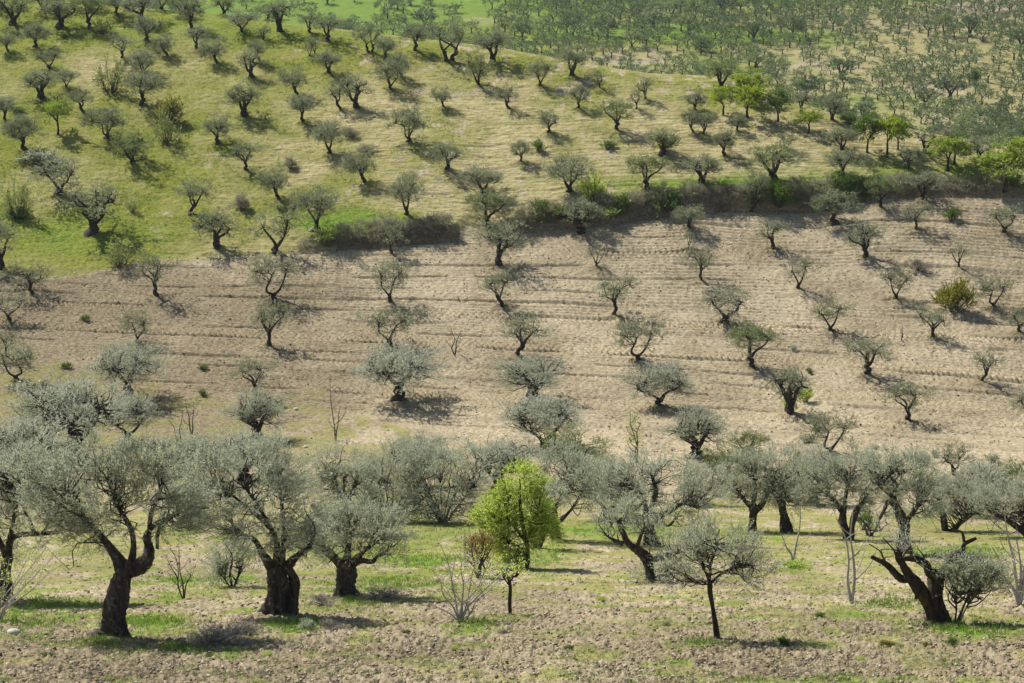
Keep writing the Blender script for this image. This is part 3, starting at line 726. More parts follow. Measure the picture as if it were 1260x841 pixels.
    ot('stout dark olive directly right of the bright green tree', (684, 664),
       [[(684,665,9.5),(683,650,7.5),(681,635,7),(680,624,7)], [(684,644,5),(695,636,3.5),(704,628,2)], [(679,630,5),(690,610,3.5),(704,592,2)], [(678,628,4),(664,612,3),(658,600,2)]],
       [(702,588,36,34),(715,600,30,28),(672,610,20,22),(690,565,30,18)], K=95, ns=19, m=14, seed=18, leafL=.095, leafW=.023)
    ot('slanting dark olive half hidden behind the bright green tree', (662, 675),
       [[(660,676,8),(665,662,6),(672,648,5),(673,632,4)], [(673,636,3),(662,615,2.5)], [(672,640,3),(683,622,2)]], [(668,612,24,20)], K=26, ns=16, m=13, seed=181, leafL=.095, leafW=.023)
    ot('round-crowned olive on a forked dark trunk, left of a matching pair', (925, 654),
       [[(925,655,9),(926,642,7),(926,628,6.5),(925,620,7)], [(924,624,5),(913,613,3.5),(903,600,2)], [(927,632,5),(940,616,4),(948,600,2.5)], [(925,622,4),(928,600,3),(925,580,2)]],
       [(925,588,34,34),(905,590,22,28),(940,605,24,20)], K=90, ns=19, m=14, seed=19, leafL=.1, leafW=.024)
    ot('round-crowned olive on a slanting dark trunk, right of a matching pair', (966, 655),
       [[(968,656,10),(966,642,8),(962,627,7),(959,614,6.5)], [(959,618,4.5),(950,602,3),(946,585,2)], [(960,618,4.5),(972,605,3.5),(986,596,2)], [(961,620,4),(963,590,2.5)]],
       [(962,586,34,34),(985,600,28,26),(968,612,30,16)], K=90, ns=19, m=14, seed=20, leafL=.1, leafW=.024)
    ot('broad olive behind the pale bare saplings, left of the tall knotted one', (1042, 664),
       [[(1044,665,8),(1040,652,6.5),(1036,642,6),(1036,630,6)], [(1046,664,6),(1048,645,5.5),(1052,628,4.5),(1060,615,3)], [(1036,633,5),(1026,618,3.5),(1014,606,2)], [(1037,632,4),(1040,608,3),(1042,590,2)]],
       [(1010,595,30,34),(1045,590,32,34),(1070,600,22,26)], K=100, ns=19, m=14, seed=21, leafL=.1, leafW=.024)
    ot('tall knotted olive with bare zigzag trunk, right of centre', (1113, 682),
       [[(1115,683,11),(1112,665,8.5),(1112,648,8),(1107,636,9),(1100,622,6.5),(1095,608,5),(1098,596,3.5),(1090,585,2)], [(1101,626,4.5),(1090,616,3.6),(1083,628,3),(1078,636,2)], [(1112,646,5),(1122,630,4),(1132,618,2.6)], [(1096,612,3.4),(1080,600,2.6),(1072,585,2)]],
       [(1077,572,22,20),(1108,590,34,28),(1132,618,26,26),(1120,575,22,16),(1096,628,10,10)], K=105, ns=19, m=14, seed=22, leafL=.1, leafW=.024)
    ot('low olive on two splayed slender trunks near the right edge', (1168, 654),
       [[(1164,655,6),(1161,642,5),(1158,628,4),(1156,615,2.6)], [(1166,656,5),(1172,652,5),(1179,642,4.4),(1187,632,4),(1197,622,2.4)]],
       [(1152,612,24,24),(1190,612,30,22),(1172,605,26,18)], K=80, ns=18, m=14, seed=23, leafL=.1, leafW=.024)
    ot('olive with long sloping branch reaching left at the right edge', (1266, 662),
       [[(1268,663,7),(1260,655,6),(1248,648,4.6),(1234,641,3.6),(1218,634,2.2)], [(1260,655,4),(1262,635,3)]],
       [(1232,622,30,20),(1262,615,26,22),(1210,618,20,14)], K=70, ns=18, m=13, seed=24, leafL=.1, leafW=.024)
    ot('great spreading olive cut by the left edge, long horizontal limb in its crown', (4, 738),
       [[(4,740,15),(6,715,10),(10,698,8.5),(14,682,8)], [(14,684,6),(18,664,5),(30,657,4.4),(52,655,3.6),(78,652,3)], [(48,655,3.6),(42,636,3),(34,618,2)], [(58,655,3),(66,640,2.4),(60,622,1.8)], [(12,684,5),(2,655,4),(-20,625,3)],
        [(14,682,5),(26,630,3.6),(40,590,2.4)]],
       [(5,600,50,44),(50,575,48,34),(10,655,42,32),(78,610,30,30),(-25,600,40,50),(90,575,26,22)], K=175, ns=21, m=16, seed=25)
    ot('grey olive showing a twisted dark stem, behind the squat one', (424, 656),
       [[(424,657,9),(421,642,7),(419,630,6),(424,616,6)], [(424,620,4),(416,602,3),(412,580,2)], [(425,618,4),(434,605,3),(440,588,2)], [(421,645,5),(404,662,4.4),(392,648,5),(380,636,5)], [(424,616,3.4),(424,590,2)]],
       [(418,578,36,32),(395,600,20,24),(440,600,22,24)], K=95, ns=18, m=14, seed=26, leafL=.1, leafW=.024)
    for (b, lab, cr, sd) in [((482, 642), 'grey many-stemmed olive thicket, left of the two behind the bare shrub', [(478,602,38,38),(500,572,36,24),(455,592,24,32),(478,625,34,16)], 31),
                             ((545, 644), 'grey many-stemmed olive thicket, right of the two behind the bare shrub', [(540,596,44,42),(578,585,28,36),(520,610,28,30),(552,626,40,18)], 32)]:
        pol = []
        rg = R(sd)
        for q in range(8):
            x = b[0]+(q-3.5)*.8; tx = b[0]+(q-3.5)*10+rg.normal()*3
            pol.append([(x, b[1]+1, 1.7), ((x*2+tx)/3, b[1]-18, 1.3), (tx, b[1]-42-rg.rand()*12, 1.)])
        ot(lab, b, pol, cr, K=170, ns=18, m=14, seed=sd, leafL=.1, leafW=.022, bark='twig')
    ot('small bushy olive shoot hanging low between the two largest trunks', (286, 722), [[(286,723,2.4),(284,705,2),(288,685,1.4),(280,668,1)], [(287,722,2),(296,700,1.4)], [(285,720,1.6),(272,700,1)]],
       [(285,690,19,26),(298,672,12,16),(272,700,12,16)], K=40, ns=15, m=13, seed=33)
    custom('broadleaf_tree', 'bright lime green tree with dense egg-shaped crown in the foreground', 'tree', (649, 699),
           [[(649,700,5),(649,685,4),(648,668,3.8),(644,650,3.2),(640,620,2.4),(640,590,1.5)], [(648,668,3),(630,645,2.4),(615,625,1.5)], [(648,664,3),(660,640,2.4),(665,610,1.4)], [(650,690,2),(640,672,1.6),(622,660,1)]],
           [(645,598,33,28),(618,632,30,32),(655,630,28,36),(632,660,34,22),(610,650,20,22),(628,682,26,16),(600,640,16,20),(672,650,14,26)], leafmat='lime', bark='bark', K=150, ns=19, m=16, leafL=.07, leafW=.036, slen=.42, seed=40, crad=(.14, .16), up=.25)
    # bare shrubs and saplings
    def stems(b, tips, r0=1.6, seed=0, wob=3.):
        rg = R(seed); out = []
        for (tx, ty) in tips:
            n = 5; t = np.linspace(0, 1, n)
            xs = b[0]+(tx-b[0])*t**1.15+np.concatenate([[0], rg.normal(size=n-1)*wob]); ys = b[1]+(ty-b[1])*t
            rr = r0*(1-.75*t)
            out.append([(x, y, r) for x, y, r in zip(xs, ys, rr)])
            for q in range(3):
                k = 1+q; sx = rg.choice([-1, 1]); L = (b[1]-ty)*(.18+.15*rg.rand())
                out.append([(xs[k], ys[k], rr[k]*.6), (xs[k]+sx*L*.5, ys[k]-L*.5, rr[k]*.4), (xs[k]+sx*L*.75, ys[k]-L*1.1, rr[k]*.2)])
        return out
    sh = lambda name, lab, cat, b, tips, cr=None, r0=1.6, seed=0, lm='lime', bark='grey_bark', K=16, ns=5, m=4, wob=3., **k: custom(
        name, lab, cat, b, stems((b[0], b[1]+0.), tips, r0, seed, wob), cr or [], leafmat=lm, bark=bark, K=K, ns=ns, m=m, leafL=.06, leafW=.045, slen=.25, seed=seed, gn=.1, **k)
    sh('bare_shrub', 'bare pale grey fig shrub with sparse lime buds in the centre foreground', 'shrub', (566, 765),
       [(545,668),(530,700),(556,688),(575,672),(592,680),(607,690),(632,684),(520,735),(600,722),(615,712)], [(560,700,36,26),(605,705,30,20)], 2.6, 41, K=26, ns=4, m=4)
    custom('sapling', 'short dark upright stem right of the bare fig shrub', 'sapling', (627, 756), [[(628,757,2.4),(627,740,2.1),(628,725,2.1),(626,711,2.2)], [(627,722,1),(620,712,.7)], [(627,716,1),(636,706,.6)]],
           [(618,702,16,8),(634,700,14,8)], leafmat='lime', bark='bark', K=12, ns=6, m=5, leafL=.07, leafW=.045, slen=.2, seed=42)
    sh('bare_shrub', 'bare white-stemmed shrub with yellow-green buds at the lower left edge', 'shrub', (-6, 765),
       [(62,675),(40,680),(70,690),(20,690),(0,680),(52,700),(35,722),(70,705),(10,712)], [(28,700,34,30),(5,735,20,20)], 2.2, 43, K=26, ns=5, m=4)
    sh('sapling', 'tall forked white-barked bare sapling in front of the broad olive', 'sapling', (1048, 742), [(1028,635),(1044,628)], None, 2.6, 44, wob=2.2)
    sh('sapling', 'tall many-branched white-barked bare sapling near the right edge', 'sapling', (1254, 745), [(1228,628),(1262,650),(1214,668),(1246,660)], None, 2.8, 45, wob=3.)
    sh('sapling', 'slim white bare sapling rising from a bright grass tuft', 'sapling', (976, 692), [(984,618),(958,652)], None, 1.7, 46, wob=2.)
    sh('bare_shrub', 'thin grey bare twigs standing between the two biggest olives', 'shrub', (226, 737), [(205,682),(213,672),(220,668),(236,700)], None, 1.1, 47, wob=1.5, bark='twig')
    sh('bare_shrub', 'dry brown upright shrub with rusty leaves beside the bright green tree', 'shrub', (590, 712), [(580,660),(592,652),(600,665),(572,675),(608,672)], [(590,672,20,22)], 1.6, 48, lm='rust', bark='twig', K=26, ns=9, m=7)
    sh('bare_shrub', 'tangle of pale bare shoots beneath the tall knotted olive', 'shrub', (1110, 690), [(1098,640),(1106,632),(1116,640),(1122,648),(1130,645),(1090,655)], None, 1.0, 49)
    sh('bare_shrub', 'grey leafless shrub right of the broad olive near the bright bush', 'shrub', (1072, 660), [(1060,635),(1070,628),(1085,632),(1092,642),(1050,640)], [(1074,642,20,12)], 1.1, 50, lm='olive', K=10, ns=8, m=8, bark='twig')
    for k, (x, y, tips, lab) in enumerate([(222, 552, [(212,516),(226,508)], 'thin bare dark sapling on the weedy slope, left of two'),
                                           (236, 535, [(228,492),(240,498)], 'thin bare dark sapling on the weedy slope, right of two'),
                                           (413, 542, [(406,468),(418,500)], 'tall hair-thin leafless sapling below the middle field'),
                                           (560, 437, [(556,402),(566,408)], 'small leafless sapling alone in the middle of the ploughed field'),
                                           (607, 568, [(600,532),(612,538)], 'thin budding sapling above the bright green tree'),
                                           (1110, 420, [(1111,402)], 'tiny bare stick standing in the right ploughed field')]):
        sh('sapling', lab, 'sapling', (x, y), tips, None, .9, 60+k, wob=1.5, bark='twig')
    sh('sapling', 'slender sapling with sparse yellow-green leaves at the foot of the field', 'sapling', (783, 569), [(776,506),(788,520)], [(780,530,12,24)], 1.2, 70, K=26, ns=8, m=6, bark='twig')
    # olive sucker bush right of the pruned tree
    custom('olive_bush', 'dark grey-green olive bush on thin stems right of the pruned olive', 'bush', (1176, 768),
           [[(1176,769,2),(1182,752,1.6),(1188,736,1.3),(1194,722,1)], [(1174,768,1.6),(1175,748,1.2),(1172,732,.8)], [(1178,768,1.4),(1190,750,1),(1204,735,.7)]],
           [(1190,710,26,17),(1215,712,18,16),(1175,700,16,14)], K=55, ns=16, m=13, seed=71, bark='twig')

# ------------------------------------------------------------------ bushes
def bush_proto(seed, mat, K=26, ns=14, m=10, leafL=.1, leafW=.05, twiggy=0.):
    rng = R(seed); tb, lf = MB(), MB(); H, W = 1.6, 2.2
    cl = []
    while len(cl) < K:
        d = norm(rng.normal(size=3)); d[2] = abs(d[2])
        cl.append(np.array([0, 0, .25])+d*np.array([W*.42, W*.42, H*.6])*(.25+.7*rng.rand()))
    cl = np.array(cl)
    for c in cl:
        b = np.array([c[0]*.25, c[1]*.25, -.1]); tube(tb, [b, (b+c)/2+rng.normal(size=3)*.08, c], [.03, .02, .008], 4, 5)
    sprigs(tb, lf, cl, .18+.14*rng.rand(K), np.array([0, 0, -.3]), ns, m, .34, leafL, leafW, rng, .5, .012)
    p = finish(tb, lf, mat, 'twig'); p['stems'] = p['trunk']; p['leaves'] = p['crown']; return p

def build_bushes():
    BP = {k: bush_proto(400+i, k, **kw) for i, (k, kw) in enumerate([('olive', {}), ('green', {}), ('yellow', {}), ('pale', dict(ns=7, m=7)), ('bramble', dict(leafL=.14, leafW=.03)), ('lime', {}), ('dry', dict(leafL=.16, leafW=.02))])}
    L = [(50,203,20,46,'olive','low spreading grey bush on the green slope at left'),(78,47,6,9,'green','tiny round bush near the top left corner'),
         (148,329,32,42,'pale','pale leafless-looking shrub where the green slope meets the ploughed field'),(297,259,22,22,'bramble','small brown spiky dead shrub on the left grassy slope'),
         (163,262,16,14,'pale','small pale wispy shrub on the green slope'),(105,396,8,12,'green','little dark green bush alone in the left ploughed field'),
         (430,169,12,24,'dry','low grey twiggy bush beside a silvery olive on the slope'),(452,187,9,26,'bramble','dark heap of dead brushwood on the straw slope'),
         (357,208,16,18,'bramble','round brown leafless bush on the straw slope'),(663,186,14,16,'green','small dark bush on the straw slope below the hilltop'),
         (748,183,10,18,'green','low dark green bush in the middle of the straw slope'),(815,187,20,22,'lime','yellow-green shoots round the foot of an olive on the slope'),
         (730,252,36,30,'lime','bright lime bush on the lip of the terrace bank'),(1170,272,16,20,'green','small dark green bush in the top right of the ploughed field'),
         (1130,333,14,26,'dry','grey and green low bush between olives in the right field'),(1173,383,39,38,'yellow','round mustard yellow bush in the right ploughed field'),
         (1198,105,20,15,'green','dark upright bush in the far orchard at right'),(868,64,17,22,'green','round dark green bush beyond the hilltop'),
         (250,487,8,13,'green','small green tuft bush on the left weedy slope, lower of two'),(249,456,7,12,'green','small green tuft bush on the left weedy slope, upper of two'),
         (82,454,8,14,'green','small dark green bush near the left edge of the ploughed field'),(972,508,22,16,'lime','lime green shoots at the foot of a silvery olive'),
         (992,495,18,18,'lime','lime green sprout cluster right of a silvery olive'),(1138,600,10,18,'lime','small lime bush at the foot of the ploughed slope'),
         (1064,652,26,26,'green','vivid green rounded bush between foreground olives'),(1222,570,12,16,'olive','small dark grey bush on the lower right ploughed slope'),
         (1150,563,9,12,'olive','tiny dark bush left of a lone olive on the lower right slope'),(993,545,10,22,'olive','low grey-green bush touching a forked olive'),
         (1077,553,6,12,'olive','tiny grey bush in the lower right field'),(976,432,7,13,'olive','small grey bush in the middle of the right field'),
         (996,460,7,9,'green','tiny green bush below the right row'),(136,114,42,44,'pale','multi-stemmed pale green willow-like shrub on the upper left slope'),
         (205,176,40,36,'pale','yellow-green feathery shrub on the left slope, lower of two'),(207,150,30,32,'yellow','olive-brown shrub just above a feathery one on the left slope'),
         (22,268,46,38,'pale','tall feathery shrub with dark base near the left edge'),(22,270,14,30,'green','dark green undergrowth at the foot of the tall feathery shrub'),
         (127,42,20,26,'pale','pale shrub between olives near the top left'),(690,270,16,26,'green','green bush growing out of the terrace bank beneath the olive'),
         (818,262,24,36,'green','dark green bush on the terrace bank, left of the middle'),(958,254,30,36,'green','deep green bush on the terrace bank, right of the middle'),
         (750,268,14,26,'lime','bright green low bush at the foot of the lime bush'),(400,300,18,30,'lime','yellow-green clump at the left end of the small bank'),
         (965,793,9,18,'green','low green weed clump lower right of the small young olive'),(1170,794,11,16,'green','rounded deep green weed cushion below the pruned olive'),
         (1090,795,8,14,'yellow','small yellow-flowered weed left of the pruned olive'),(1138,797,8,10,'yellow','small straw-coloured tussock left of the green cushion'),
         (378,775,14,22,'olive','grey-green weed clump right of the three-stemmed olive'),(405,775,12,28,'dry','dry grey weed clump lower left of the squat olive'),
         (265,793,20,75,'dry','wide mat of dry grey brambles right of the nearest trunk'),(300,782,16,40,'dry','dry grey weed mat between the two largest trunks'),
         (395,745,13,34,'dry','dry grey weeds left of the squat olive trunk'),(470,738,10,60,'dry','long strip of dry weeds right of the squat olive'),
         (20,140,9,18,'green','small dark bush near the upper left edge'),(975,700,10,34,'lime','bright grass tuft around the slim white sapling'),
         (1045,152,12,26,'green','green undergrowth behind the ridge edge trees'),(1165,150,10,18,'rust','rusty bush in the far orchard')]
    W_ = [(700,800,7,12),(560,800,6,10),(500,780,6,11),(740,740,6,12),(1010,760,7,12),(820,770,6,10),(60,810,7,14),(620,780,6,10),(1220,800,7,12),(330,808,7,13),(440,815,6,12),(1060,815,7,12)]
    for q, (x, y, h, w) in enumerate(sorted(W_)): L.append((x, y, h, w, ['green', 'lime', 'dry'][q % 3], f"tiny {['green', 'lime green', 'dry grey'][q % 3]} weed on the foreground soil, {ordw(q+1)} from left of twelve"))
    for i, (px, py, h, w, k, lab) in enumerate(L):
        far = py < 112 and px > 850
        X, Y, Z = ray_ground(px, py, 1000 if far else 300); s = dist_scale(X, Y, Z)
        p = BP['bramble'] if k == 'rust' else BP[k]
        if k == 'pale' and h > 25: K_ = 'shrub'
        else: K_ = 'bush'
        put_tree(p, K_, X, Y, Z, h*s, w*s, i*2.1, lab, K_, None, ('stems', 'leaves'))
    # thicket on the two terrace banks: one tangled mass of brambles
    rng = R(77)
    for nm, x0, x1, lab in (('bramble_thicket', 372, 558, 'dark brown bramble thicket clothing the short left terrace bank'), ('bramble_thicket', 632, 1262, 'long dark bramble thicket clothing the right terrace bank')):
        tb, lf, gf = MB(), MB(), MB()
        X0, _ = near_XY(x0, 290); X1, _ = near_XY(x1, 250)
        n = int((X1-X0)*6); n = max(n, 12)
        xs = X0+(X1-X0)*(np.arange(n)+rng.rand(n))/n
        cl = []
        for x in xs:
            bh = np.interp(x, _bx, _bh); yb = np.interp(x, _bx, _by)
            for q in range(5):
                yy = yb+.35+2.0*rng.rand(); zz = height(x, yy)
                if bh < .95 and q > 2: continue
                cl.append([x+rng.normal()*.15, yy, zz+.08+.95*rng.rand()*(1.5*vnoise(x/1.7, 0*x, 8)**1.5+.15)*min(1, bh/1.1)])
        cl = np.array(cl, float); K = len(cl)
        g = (vnoise(cl[:, 0]/3.1, cl[:, 1]*0, 12) > (.70 if x0 > 600 else 2.))
        o_c = cl-np.array([0, -.6, 1.])
        for sel, mb_, lw in ((~g, lf, .035), (g, gf, .06)):
            if sel.sum() == 0: continue
            c = cl[sel]
            sprigs(tb, mb_, c, .25+.2*rng.rand(len(c)), np.repeat(o_c[sel], 12, 0), 12, 8, .45, .13, lw, rng, .4, .025, .25)
        root = bpy.data.objects.new(nm, tb.mesh('stems', M['dry'])); COL.objects.link(root)
        root['kind'] = 'stuff'; root['label'] = lab; root['category'] = 'thicket'
        a = bpy.data.objects.new('dry_leaves', lf.mesh('leaves', M['bramble'])); COL.objects.link(a); a.parent = root
        if gf.n:
            a = bpy.data.objects.new('green_leaves', gf.mesh('leaves', M['green'])); COL.objects.link(a); a.parent = root

# ------------------------------------------------------------------ far orchards
def build_far():
    rng = R(99)
    ca, sa = math.cos(.32), math.sin(.32)
    pts = []
    SP = 7.2
    for i in range(-130, 130):
        for j in range(-130, 130):
            gx = i*SP+rng.normal()*.55; gy = j*SP*1.1+rng.normal()*.55
            X = gx*ca-gy*sa; Y = 700+gx*sa+gy*ca
            if not (455 < Y < 985) or abs(X/Y) > .285: continue
            pts.append((X, Y))
    pts = np.array(pts); Z = height(pts[:, 0], pts[:, 1])
    px, py, d = project(pts[:, 0], pts[:, 1], Z)
    # keep what the near hill does not hide
    rpy = np.interp(px, [a[0] for a in _ridge], [a[1] for a in _ridge])
    dens = np.where(px > 900, .70, .82)
    dens = np.where((px > 230) & (px < 620) & (py < 62-.0*px), .16, dens)
    dens = np.where((px >= 600) & (px < 720) & (py > 22) & (py < 45), .25, dens)
    dens = np.where((px > 400) & (py > 24+(px-400)*.09) & (px < 620), .85, dens)
    dens = np.where((px <= 230) & (py < 30), .9, dens)
    dens = np.where(ell(px, py, 1150, 118, 80, 14) > .4, .35, dens)
    dens = np.where(ell(px, py, 1225, 5, 55, 13) > .4, .12, dens)
    dens = np.where(ell(px, py, 860, 45, 90, 9) > .5, .3, dens)
    dens = np.where((px > 620) & (py < 50), np.maximum(dens, .93), dens)
    keep = (rng.rand(len(px)) < dens) & (py < rpy+6) & (py > -22)
    pts = pts[keep]; Z = Z[keep]; px = px[keep]; py = py[keep]; d = d[keep]
    extra = [(403,5),(481,11),(505,7),(530,7),(562,16),(690,8),(436,3),(375,4)]
    # low-detail crowns
    protos = []
    for k in range(6):
        protos.append(olive_proto(700+k, 'SKVSKV'[k], K=26, ns=9, m=4, leafL=.34, leafW=.15, sides=5, H=4.2, W=4.4, stemw=.02, leafmat='olive_far' if k < 4 else 'olive_green', br=False))
    size = (4.2+1.9*rng.rand(len(px)))*(1+.35*(vnoise(pts[:, 0]/60., pts[:, 1]/60., 71)-.5))
    size = np.where((py < 52) & (px > 600), size*1.22, size)
    size = np.where(rng.rand(len(px)) < .16, size*.62, size); size = np.where(rng.rand(len(px)) < .10, size*1.35, size)
    order = np.argsort(-size/d)
    NI = 90
    rows_ = {}
    for n, i in enumerate(order[:NI]): rows_.setdefault(int(py[i]//22), []).append(i)
    nm = {-1: 'at the frame top', 0: 'at the top edge', 1: 'in the top orchard', 2: 'in the upper orchard', 3: 'in the middle orchard', 4: 'in the lower orchard',
          5: 'in the valley behind the ridge', 6: 'low in the valley', 7: 'deep in the valley', 8: 'at the valley floor', 9: 'on the valley floor'}
    for k, L in rows_.items():
        L.sort(key=lambda i: px[i])
        for q, i in enumerate(L):
            P = protos[rng.randint(6)]
            hm = size[i]; wm = hm*(.95+.35*rng.rand())
            put_tree(P, 'olive_tree', pts[i, 0], pts[i, 1], Z[i], hm, wm, rng.rand()*6.28, f"small distant olive {nm.get(k, 'far away')}, {ordw(q+1)} from left", 'olive tree', 'distant olives beyond the hill')
    for q, (ex, ey) in enumerate(sorted(extra)):
        X, Y, Zz = ray_ground(ex, ey, 1050, 460)
        put_tree(protos[q % 6], 'olive_tree', X, Y, Zz, 4.2, 5.0, q, f"distant olive on the bright green field, {ordw(q+1)} from left", 'olive tree', 'distant olives on the bright green field')
    # the rest: one orchard mass
    rest = order[NI:]
    tb, lf = MB(), MB()
    lo = []
    for k in range(4):
        rg = R(800+k); t2, l2 = MB(), MB()
        tube(t2, [(0, 0, -.2), (.1, 0, .8), (0, 0, 1.7)], [.28, .17, .14], 4, 4)
        for a in range(3): tube(t2, [(0, 0, 1.2), (math.cos(a*2.1+k)*.9, math.sin(a*2.1+k)*.9, 2.5)], [.11, .05], 3, 3)
        cl = crown_clumps(rg, np.array([0, 0, 2.45]), 1.95, 1.55, 22, .25, -.8)
        sprigs(None, l2, cl, np.full(22, .42), np.array([0, 0, 1.8]), 8, 2, .5, .44, .22, rg, .3)
        lo.append((t2.arr(), l2.arr()))
    for i in rest:
        a, b = lo[rng.randint(4)]; s = size[i]/4.1; r = rng.rand()*6.28; c_, s_ = math.cos(r), math.sin(r)
        Rm = np.array([[c_, -s_, 0], [s_, c_, 0], [0, 0, 1]])
        for (v, f), mb in ((a, tb), (b, lf)):
            mb.add((v@Rm.T)*np.array([s*1.08, s*1.08, s])+np.array([pts[i, 0], pts[i, 1], Z[i]]), f)
    root = bpy.data.objects.new('olive_orchard', tb.mesh('trunks', M['bark'])); COL.objects.link(root)
    root['kind'] = 'stuff'; root['label'] = 'mass of small distant olive trees covering the far valley side'; root['category'] = 'orchard'
    a = bpy.data.objects.new('crowns', lf.mesh('crowns', M['olive_far'])); COL.objects.link(a); a.parent = root
    print('far trees', len(px))

# ------------------------------------------------------------------ clods, grass, stones
def build_litter():
    rng = R(3)
    def lumps(name, lab, px, py, smin, smax, mat, ymax=300):
        # scatter on the ground through random places of the surface
        n = len(px)
        Y = near_Y(py); X = (px-630)/F*(Y*CT-base(Y)*ST)
        Z = height(X, Y); so, lu, br = cover(X, Y, Z)
        k = rng.rand(n) < so**1.5*1.1
        X, Y, Z = X[k], Y[k], Z[k]; n = len(X)
        s = smin+(smax-smin)*rng.rand(n)**3
        cube = np.array([[a, b, c] for c in (-1, 1) for a, b in ((-1, -1), (1, -1), (1, 1), (-1, 1))], float)*.58
        fc = np.array([[3, 2, 1, 0], [4, 5, 6, 7], [0, 1, 5, 4], [1, 2, 6, 5], [2, 3, 7, 6], [3, 0, 4, 7]])
        v = cube[None]*(.25+1.3*rng.rand(n, 8, 3))
        q = rng.rand(n)*6.28; c_, s_ = np.cos(q)[:, None], np.sin(q)[:, None]
        v = np.stack([v[..., 0]*c_-v[..., 1]*s_, v[..., 0]*s_+v[..., 1]*c_, v[..., 2]*.7+.25], -1)*s[:, None, None]
        v += np.stack([X, Y, Z], -1)[:, None]
        mb = MB(); mb.add(v.reshape(-1, 3), (fc[None]+np.arange(n)[:, None, None]*8).reshape(-1, 4))
        o = bpy.data.objects.new(name, mb.mesh(name, M[mat])); COL.objects.link(o); o['kind'] = 'stuff'; o['label'] = lab; o['category'] = 'soil'
    n = 60000
    lumps('soil_clods', 'broken clods of dry brown earth over the foreground', rng.rand(n)*1340-40, 860-(rng.rand(n)**1.6)*210, .018, .085, 'clod')
    n = 14000
    lumps('field_clods', 'dry earth lumps scattered over the ploughed field', rng.rand(n)*1340-40, 250+rng.rand(n)*370, .03, .13, 'clod')
    # grass blades in the foreground
    n = 42000
    px = rng.rand(n)*1340-40; py = 855-(rng.rand(n)**1.25)*265
    Y = near_Y(py); X = (px-630)/F*(Y*CT-base(Y)*ST); Z = height(X, Y)
    so, lu, br = cover(X, Y, Z)
    p1 = fbm(X/1.1, Y/1.1, 44, 3)
    tuft = np.zeros(n)
    for (cx, cy, rx, ry) in TUFTS:
        tuft += ell(px, py, cx, cy, rx, ry)
    k = (rng.rand(n) < (1-so)*sstep(.40, .62, p1)*.75+tuft*.95)
    X, Y, Z, tuft = X[k], Y[k], Z[k], tuft[k]
    nb = 7
    Xb = np.repeat(X, nb)+rng.normal(size=len(X)*nb)*.07; Yb = np.repeat(Y, nb)+rng.normal(size=len(X)*nb)*.09; Zb = height(Xb, Yb)-.01
    hh = (.05+.07*rng.rand(len(Xb)))*(1+1.3*np.minimum(1, np.repeat(tuft, nb)))
    D = norm(np.stack([rng.normal(size=len(Xb))*.4, rng.normal(size=len(Xb))*.4, np.ones(len(Xb))], -1))
    mb = MB(); leaves(mb, np.stack([Xb, Yb, Zb], -1), D, hh, .016+.012*rng.rand(len(Xb)), rng)
    o = bpy.data.objects.new('grass', mb.mesh('grass', M['blade'])); COL.objects.link(o); o['kind'] = 'stuff'; o['label'] = 'short green spring grass tufts over the foreground soil'; o['category'] = 'grass'
    # dry weeds
    n = 24000
    px = rng.rand(n)*1340-40; py = 850-rng.rand(n)*240
    m_ = 0
    for (cx, cy, rx, ry) in [(280,788,70,12),(100,800,80,18),(330,775,50,10),(400,740,50,12),(480,742,70,10),(450,795,120,14),(900,792,60,6),(660,705,50,8),(60,770,60,20),(200,830,240,12),(1000,815,120,14),(1180,715,70,10),(880,830,100,10)]:
        m_ = m_+ell(px, py, cx, cy, rx, ry)
    k = rng.rand(n) < np.clip(m_*.6+.09, 0, 1)
    Y = near_Y(py[k]); X = (px[k]-630)/F*(Y*CT-base(Y)*ST); nb = 8
    Xb = np.repeat(X, nb)+rng.normal(size=len(X)*nb)*.12; Yb = np.repeat(Y, nb)+rng.normal(size=len(X)*nb)*.16; Zb = height(Xb, Yb)-.01
    D = norm(np.stack([rng.normal(size=len(Xb))*.9, rng.normal(size=len(Xb))*.9, np.ones(len(Xb))*.8], -1))
    mb = MB(); leaves(mb, np.stack([Xb, Yb, Zb], -1), D, .09+.14*rng.rand(len(Xb)), .010+.008*rng.rand(len(Xb)), rng)
    o = bpy.data.objects.new('dry_weeds', mb.mesh('dry_weeds', M['dry'])); COL.objects.link(o); o['kind'] = 'stuff'; o['label'] = 'grey dry weed stalks lying over the foreground'; o['category'] = 'weeds'
    # grass tussocks on the slope
    n = 52000
    px = rng.rand(n)*1300-20; py = rng.rand(n)*300
    Y = near_Y(py); X = (px-630)/F*(Y*CT-base(Y)*ST)
    yr = np.interp(X, _rx, _ry); Z = height(X, Y); so, lu, br = cover(X, Y, Z)
    k = (Y < yr) & (so < .5) & (rng.rand(n) < .15+.9*lu*sstep(.45, .6, fbm(X/2., Y/2., 46, 3)))
    X, Y = X[k], Y[k]; nb = 5
    Xb = np.repeat(X, nb)+rng.normal(size=len(X)*nb)*.16; Yb = np.repeat(Y, nb)+rng.normal(size=len(X)*nb)*.16; Zb = height(Xb, Yb)-.02
    D = norm(np.stack([rng.normal(size=len(Xb))*.5, rng.normal(size=len(Xb))*.5, np.ones(len(Xb))], -1))
    mb = MB(); leaves(mb, np.stack([Xb, Yb, Zb], -1), D, .10+.14*rng.rand(len(Xb)), .04+.03*rng.rand(len(Xb)), rng)
    o = bpy.data.objects.new('slope_grass', mb.mesh('slope_grass', M['blade'])); COL.objects.link(o); o['kind'] = 'stuff'; o['label'] = 'uneven green grass tussocks on the upper slope'; o['category'] = 'grass'
